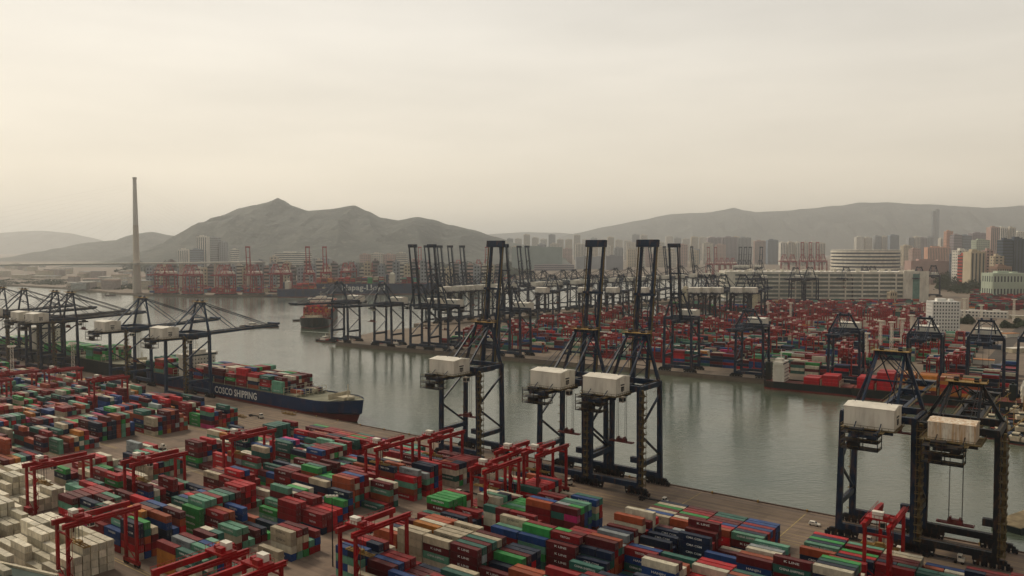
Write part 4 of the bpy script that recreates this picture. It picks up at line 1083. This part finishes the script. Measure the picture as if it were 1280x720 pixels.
BL += [
 ('very tall slim dark tower, left one of the twin against the far range', 1166.5, 1169.8, 264, 5600, (.18, .2, .24), 'bands'), ('very tall slim dark tower, right one of the twin against the far range', 1171, 1174.5, 262, 5600, (.18, .2, .24), 'bands'),
 ('orange-fronted block right of the long pink warehouse', 1160, 1188, 309, 2900, orr, 'fins'), ('tall slim peach tower above the orange-fronted block', 1184, 1191, 289, 3000, orr, 'grid'),
 ('purple-grey tower mass right of the peach tower, left part', 1192.5, 1203, 293.5, 2900, purp, 'bands'), ('purple-grey tower mass right of the peach tower, right part', 1204, 1215, 294.5, 2900, bl, 'bands'),
 ('reddish-topped tower behind the beige tower', 1216, 1235, 291.5, 3000, purp, 'grid'), ('green-grey tower directly behind the beige tower', 1221, 1237, 300, 2500, grn, 'grid'),
 ('tall pink residential tower near the right edge', 1239, 1250.5, 284, 2700, pink, 'fins'), ('tall white residential tower near the right edge', 1251, 1260, 284.5, 2800, wh, 'fins'), ('second tall white residential tower near the right edge', 1262, 1270, 284.5, 2800, pale, 'fins'),
 ('pale tower at the right edge behind the dark glass towers', 1271.5, 1284, 290, 2900, wh, 'grid'),
 ('dark glass tower, left one of two at the right edge', 1254, 1266.5, 300, 2200, dk, 'bands'), ('dark glass tower, right one of two at the right edge', 1268, 1284, 298.5, 2200, dk, 'fins'),
 ('beige industrial tower beside the red-fronted block', 1214, 1232, 314.5, 2000, tan, 'fins'), ('red-fronted block left of the beige industrial tower', 1203, 1213.5, 319, 2050, (.42, .06, .04), 'bands'),
 ('white framed block behind the red-fronted block', 1199, 1214, 313, 2200, wh, 'grid'), ('small tan tower left of the dark glass towers', 1244, 1254, 320, 2100, tan, 'grid'),
 ('narrow pink tower between beige tower and small tan tower', 1233, 1242, 313, 2150, pink, 'grid'), ('long low pink warehouse left of the red-fronted block', 1139, 1191, 326, 2300, (.48, .33, .29), 'none'),
 ('dark slim block left of the red-fronted block', 1191.5, 1199, 317, 2250, (.12, .14, .17), 'grid')]
for lb, u0, u1, vt, Y, col, sty in BL:
    if Y >= 2400: Y = Y*1.62
    elif Y > 1950: Y *= 1.15
    building(lb, u0, u1, vt, Y, col, name='warehouse' if 'warehouse' in lb or 'shed' in lb else 'tower_block', style=sty)
building('brown low block among the trees near the right edge', 1247, 1264, 333, 1900, (.34, .22, .17), floors=3, bays=6, name='office_block')
building('long pale green roofed hall in front of the trees near right edge', 1242, 1283, 341.5, 1850, (.50, .56, .44), floors=2, bays=10, name='office_block')
building('white ten storey office block on the far terminal', 1169, 1200, 377, 1055, (.80, .78, .72), floors=10, bays=9, depth=22, name='office_block', ang=rad(-8))
building('small cream terminal gatehouse below the dark trees', 1113, 1121, 365, 1700, tan, floors=2, bays=3, name='office_block')
building('low white hall at the foot of the ten storey office block', 1116, 1160, 414, 1080, wh, floors=2, bays=12, depth=18, name='office_block', ang=AF)
building('low white hall right of the far quay dark crane frames', 1178, 1216, 425, 985, wh, floors=2, bays=10, depth=14, name='office_block', ang=AF)
building('low white hall beside the far road with long roof', 1204, 1258, 389, 1330, wh, floors=2, bays=14, depth=14, name='office_block', ang=AF)
# long warehouse and the round layered building
r = empty('warehouse', (*at(1030, 376), 0), rad(-6)); tag(r, 'very long white multi-deck warehouse with cars on its roof', 'building')
Wd = 430; g = MB(); g.box(0, 40, 0, Wd*.98, 80, 62); g.build('wall', paint('warehouse_core', (.30, .33, .30), .8, .02, .2), r)
g = MB()
for k in range(7): g.box(0, 38, 5+9*k, Wd, 86, 3.4 if k < 6 else 5)
for i in range(12): g.box(-Wd/2+12+i*Wd/12.2, -4.6, 0, 3, 1.5, 62)
g.box(Wd*.44, -7, 0, 52, 4, 66); g.box(-Wd*.47, -7, 0, 18, 4, 64); g.build('deck', white, r)
g = MB(); g.box(Wd*.44, -9.1, 4, 14, .4, 56); g.build('stair_glazing', paint('green_glazing', (.16, .30, .25), .3), r)
g = MB()
for i in range(46): g.box(-Wd/2+8+i*9.2+R.uniform(-2, 2), R.uniform(-2, 60), 64, 6, 3, R.uniform(2, 5))
g.build('roof_unit', [white], r)
r = empty('round_terminal_building', (*at(1081, 350), 0)); tag(r, 'round layered multi-storey building with dark and pale bands above the warehouse', 'building')
rr = 118
g = MB()
for k in range(7): g.tube((0, 0, 12*k+28), (0, 0, 12*k+34.5), rr, n=40)
g.tube((0, 0, 108), (0, 0, 110), rr*.96, n=40); g.build('deck', white, r)
g = MB(); g.tube((0, 0, 0), (0, 0, 107), rr*.97, n=40); g.build('glazing', paint('dark_band', (.06, .08, .11), .4), r)
mp_ = MB()
roadpts(at(1292, 392), at(1226, 470), 14, .012); roadpts(at(1216, 404), at(1300, 412), 9, .016)
structure(mp_.build('road', paint('far_asphalt', (.11, .095, .08), .85, .1, .4)))
for i, (u, v, L_) in enumerate(((1236, 418, 30), (1262, 421, 22), (1240, 436, 18), (1272, 440, 26), (1228, 455, 20), (1252, 462, 16), (1275, 398, 30), (1176, 436, 24))):
    r = empty('shed', (*at(u, v), 0), AF+(i % 2)*.9); tag(r, 'small yard shed, %s from the left beside the far asphalt road' % nth(i+1), 'shed', 'sheds beside the far road')
    MB().box(0, 0, 0, L_, 9, 4.5).build('wall', [cream, white, steelblue][i % 3], r); MB().box(0, 0, 4.5, L_+1, 10, .5).build('roof', [white, orange, steelblue][i % 3], r)
# left reclaimed shore : tanks and sheds
ru = random.Random(5)
for i in range(48):
    u = 2+i*3.9+ru.uniform(-1.5, 1.5); v = ru.uniform(341, 362) if i > 22 else ru.uniform(334, 350); x, y = at(u, v); hh = ru.uniform(8, 26)
    g = MB(); ww = ru.uniform(20, 60); g.box(0, 0, 0, ww, 30, hh); 
    r = empty('shed', (x, y, 0), ru.uniform(-.3, .3)); tag(r, 'low pale shed, %s from the left on the flat shore behind the pylon' % nth(i+1), 'shed', 'sheds on the flat shore')
    g.build('wall', paint('shed_%d' % (i % 4), [(.66, .6, .5), (.5, .5, .46), (.6, .54, .42), (.42, .36, .33)][i % 4], .8), r)
    g = MB(); g.box(0, 0, hh, ww+2, 32, 1.2); g.build('roof', paint('shed_roof_%d' % (i % 3), [(.7, .66, .58), (.4, .4, .4), (.5, .36, .3)][i % 3], .8), r)
# bottom left roof corner
r = empty('low_building', (0, 0, 0), 0); tag(r, 'green roof corner with pale parapet cut by the bottom left corner', 'building')
a_, b_ = at(-30, 698, 9), at(72, 721, 9); c_ = (b_[0]-8, b_[1]-40); d_ = (a_[0]-8, a_[1]-40)
MB().prism([a_, b_, c_, d_], 0, 9).build('roof', paint('green_roof', (.07, .10, .085), .8, .2, .3), r)
MB().bar((*a_, 9.3), (*b_, 9.3), 1, .9).build('parapet', cream, r)
# ------------------------------------------------------------------ bridge and pylon
P0 = at(171.5, 366)
r = empty('cable_stayed_bridge', (*P0, 0)); tag(r, 'cable stayed bridge with slender tapering pylon and long level deck', 'bridge')
pym = paint('pylon_concrete', (.55, .48, .40), .7, .02, .15); steel_ = paint('pylon_steel', (.62, .58, .52), .4, .02, .1)
g = MB(); prof = [(WL, 11), (60, 9), (80, 8), (175, 6.6), (293, 4.4)]
for (z0, r0), (z1, r1) in zip(prof, prof[1:]): g.tube((0, 0, z0), (0, 0, z1), r0, r1, n=20, mi=0 if z1 <= 176 else 1)
g.tube((0, 0, 293), (0, 0, 298), 5.8, 5, n=20, mi=1); g.build('pylon', [pym, steel_], r)
A_ = Vector((*at(-260, 335.2, 75), 75))-Vector((*P0, 0)); B_ = Vector((*at(372, 328.3, 75), 75))-Vector((*P0, 0))
dd = (B_-A_).normalized(); nn_ = Vector((-dd.y, dd.x, 0)); off = nn_*0
A_.z = B_.z = 75
c0 = -A_.to_2d().dot(dd.to_2d())
g = MB()
for sg in (-1, 1): 
    o_ = nn_*(sg*17)-nn_*0
    p = Vector((0, 0, 75))-dd*900+o_; q = Vector((0, 0, 75))+dd*330+o_; g.bar(p, q, 16, 2.2); g.bar(p+Vector((0, 0, 2.6)), q+Vector((0, 0, 2.6)), 16.4, .5, 1)
g.build('deck', [paint('deck_steel', (.45, .44, .40), .6, .02, .1), white], r)
g = MB()
for k in range(14):
    for sd in (-1, 1):
        dk_ = 60+k*(58 if sd < 0 else 27)
        for sg in (-1, 1): g.bar((0, 0, 180+k*8), dd*(sd*dk_)+nn_*(sg*20)+Vector((0, 0, 77)), .07)
g.build('stay_cable', steel_, r)
for k in range(3):
    for sg in (-1, 1):
        p = dd*(110+k*90)+nn_*(sg*13); MB().tube((p.x, p.y, 0), (p.x, p.y, 73), 3.4, 2.6, n=10).build('pier', pym, r)
# ------------------------------------------------------------------ mountains
def hillmat(name, a_, b_, c_):
    m, nt, b = nodes(name)
    n1 = noise_node(nt, .004, 8); n2 = noise_node(nt, .03, 6)
    c = mix(nt, ramp(nt, n1.outputs['Fac'], 0, 1), a_, b_); c = mix(nt, ramp(nt, n2.outputs['Fac'], 0, .7, .55, .7), c, c_)
    nt.links.new(c, b.inputs['Base Color']); b.inputs['Roughness'].default_value = .9
    n3 = noise_node(nt, .012, 10); bp = nt.nodes.new('ShaderNodeBump'); bp.inputs['Strength'].default_value = 1; bp.inputs['Distance'].default_value = 30
    nt.links.new(n3.outputs['Fac'], bp.inputs['Height']); nt.links.new(bp.outputs[0], b.inputs['Normal']); return m
hmat = hillmat('hill_scrub', (.06, .068, .062), (.10, .105, .09), (.19, .18, .15))
def mountain(prof, Y, half, seed, nx=260, ny=70, amp=1., tree_=0):
    g = MB(); g.sm = True; u0, u1 = prof[0][0], prof[-1][0]
    def pv_(u):
        for (a, b), (c, d_) in zip(prof, prof[1:]):
            if a <= u <= c: 
                k = (u-a)/(c-a); k = k*k*(3-2*k)*.5+k*.5; return b+(d_-b)*k
        return prof[-1][1]
    for j in range(ny+1):
        q = -1+2*j/ny
        for i in range(nx+1):
            u = u0+(u1-u0)*i/nx; x, y, z = dist(u, pv_(u), Y)
            zr = max(z, 0); yy = Y+q*half
            nz_ = noise.fractal(Vector((x*.0022, yy*.0022, seed)), 1, 2, 7)
            rg = 1-abs(noise.noise(Vector((x*.0035+seed, yy*.0016, 2.))))*1.6
            f = max(0, 1-abs(q)**1.15)
            zz = zr*f+(abs(q) > .03)*(nz_*.5+rg*.6-.55)*zr*.34*amp*math.sin(min(1, abs(q)*1.3)*math.pi)
            if j == ny//2: zz = zr+nz_*zr*.015
            else: zz = min(zz, zr*(1-.35*abs(q)))
            g.v.append((x, yy, zz-2))
    for j in range(ny):
        for i in range(nx):
            k = j*(nx+1)+i; g.f.append((k, k+1, k+nx+2, k+nx+1)); g.m.append(0); g.c.append(None)
    structure(g.build('mountain', hmat))
mountain([(195, 322), (215, 313), (232, 302), (250, 290), (262, 280), (280, 268), (300, 260), (318, 256), (333, 253), (341, 250), (347, 247), (354, 250), (366, 257), (385, 263), (412, 261), (443, 256.5), (460, 264), (477, 272), (498, 275), (522, 271), (540, 274), (562, 281), (590, 287), (620, 296), (650, 305), (700, 318)], 6300, 1500, 1.3)
mountain([(20, 332), (45, 327), (60, 319), (85, 309), (110, 303), (145, 300), (165, 293), (190, 289.5), (215, 294), (240, 299), (275, 306), (300, 318)], 8200, 1300, 4.1, 100, 30)
mountain([(-300, 300), (-60, 294), (0, 291), (25, 289), (50, 288), (85, 291), (110, 296), (140, 303), (175, 320)], 17000, 1500, 7.7, 90, 24)
mountain([(560, 300), (620, 292), (660, 290), (700, 291), (760, 296), (840, 300)], 18000, 1400, 9.1, 80, 24)
mountain([(640, 312), (690, 300), (715, 292), (760, 283), (800, 275), (840, 267.5), (880, 266), (900, 263), (917, 259.5), (930, 263), (945, 265), (985, 263), (1010, 261), (1050, 257), (1075, 252.5), (1110, 252.5), (1140, 255), (1175, 256), (1230, 260), (1280, 257), (1340, 258), (1500, 270)], 15000, 2600, 11.5, 220, 44)
# ------------------------------------------------------------------ woods
leafm = hillmat('foliage', (.025, .042, .02), (.045, .066, .027), (.07, .09, .04))
def woods(name, label, spots, n, size, seed):
    rn = random.Random(seed); g = MB()
    for (x, y, z, rx, rh) in spots:
        for _ in range(n):
            a = rn.uniform(0, 6.28); e = rn.random()**.5; hgt = rn.random()
            px, py, pz = x+math.cos(a)*e*rx, y+math.sin(a)*e*rx*.8, z+rh*(1-e*e*.7)*(.35+.65*hgt)
            for k in range(2):
                d1 = Vector((rn.uniform(-1, 1), rn.uniform(-1, 1), rn.uniform(-.5, .5))).normalized()*size*rn.uniform(.5, 1.2); d2 = Vector((rn.uniform(-1, 1), rn.uniform(-1, 1), rn.uniform(-.3, 1))).normalized()*size*rn.uniform(.5, 1.2)
                o_ = Vector((px, py, pz)); g.face([o_-d1, o_+d2, o_+d1, o_-d2])
    return tag(g.build(name, leafm), label, 'trees', kind='stuff')
sp1 = []
ru = random.Random(9)
for _ in range(170):
    u = ru.uniform(1172, 1292); v = ru.uniform(349, 367); x, y = at(u, v); sp1.append((x, y, 0 if v > 361 else 6, ru.uniform(9, 17), ru.uniform(12, 22)+(366-v)*1.6))
for _ in range(60):
    u = ru.uniform(1195, 1290); v = ru.uniform(337, 350); x, y = at(u, v); sp1.append((x, y, 2, ru.uniform(12, 20), ru.uniform(14, 24)))
for _ in range(16):
    u, v = ru.choice([(1208, 405), (1216, 402), (1275, 404), (1284, 408), (1262, 408), (1231, 408)]); x, y = at(u+ru.uniform(-7, 7), v+ru.uniform(-2, 3)); sp1.append((x, y, 0, ru.uniform(5, 8), ru.uniform(6, 10)))
woods('woodland', 'dark green belt of trees behind the far terminal at right', sp1, 110, 2.4, 3)
sp2 = []
for _ in range(110):
    u = ru.uniform(-10, 170); v = ru.uniform(350, 356) if u < 90 else ru.uniform(354, 362); x, y = at(u, v); sp2.append((x, y, 0, ru.uniform(14, 30), ru.uniform(3, 7)))
sp3 = []
for _ in range(150):
    u = ru.uniform(150, 660); x, y, _z = dist(u, 335, ru.uniform(3300, 4700)); sp3.append((x, y, 0, ru.uniform(50, 110), ru.uniform(15, 45)))
woods('foothill_wood', 'dark wooded belt along the foot of the mountain across the water', sp3, 90, 9, 6)
woods('shore_trees', 'low green belt along the flat shore behind the left cranes', sp2, 40, 2.2, 4)
for o in bpy.data.objects:
    if o.type == 'EMPTY' and o.get('label') == '': bpy.data.objects.remove(o)
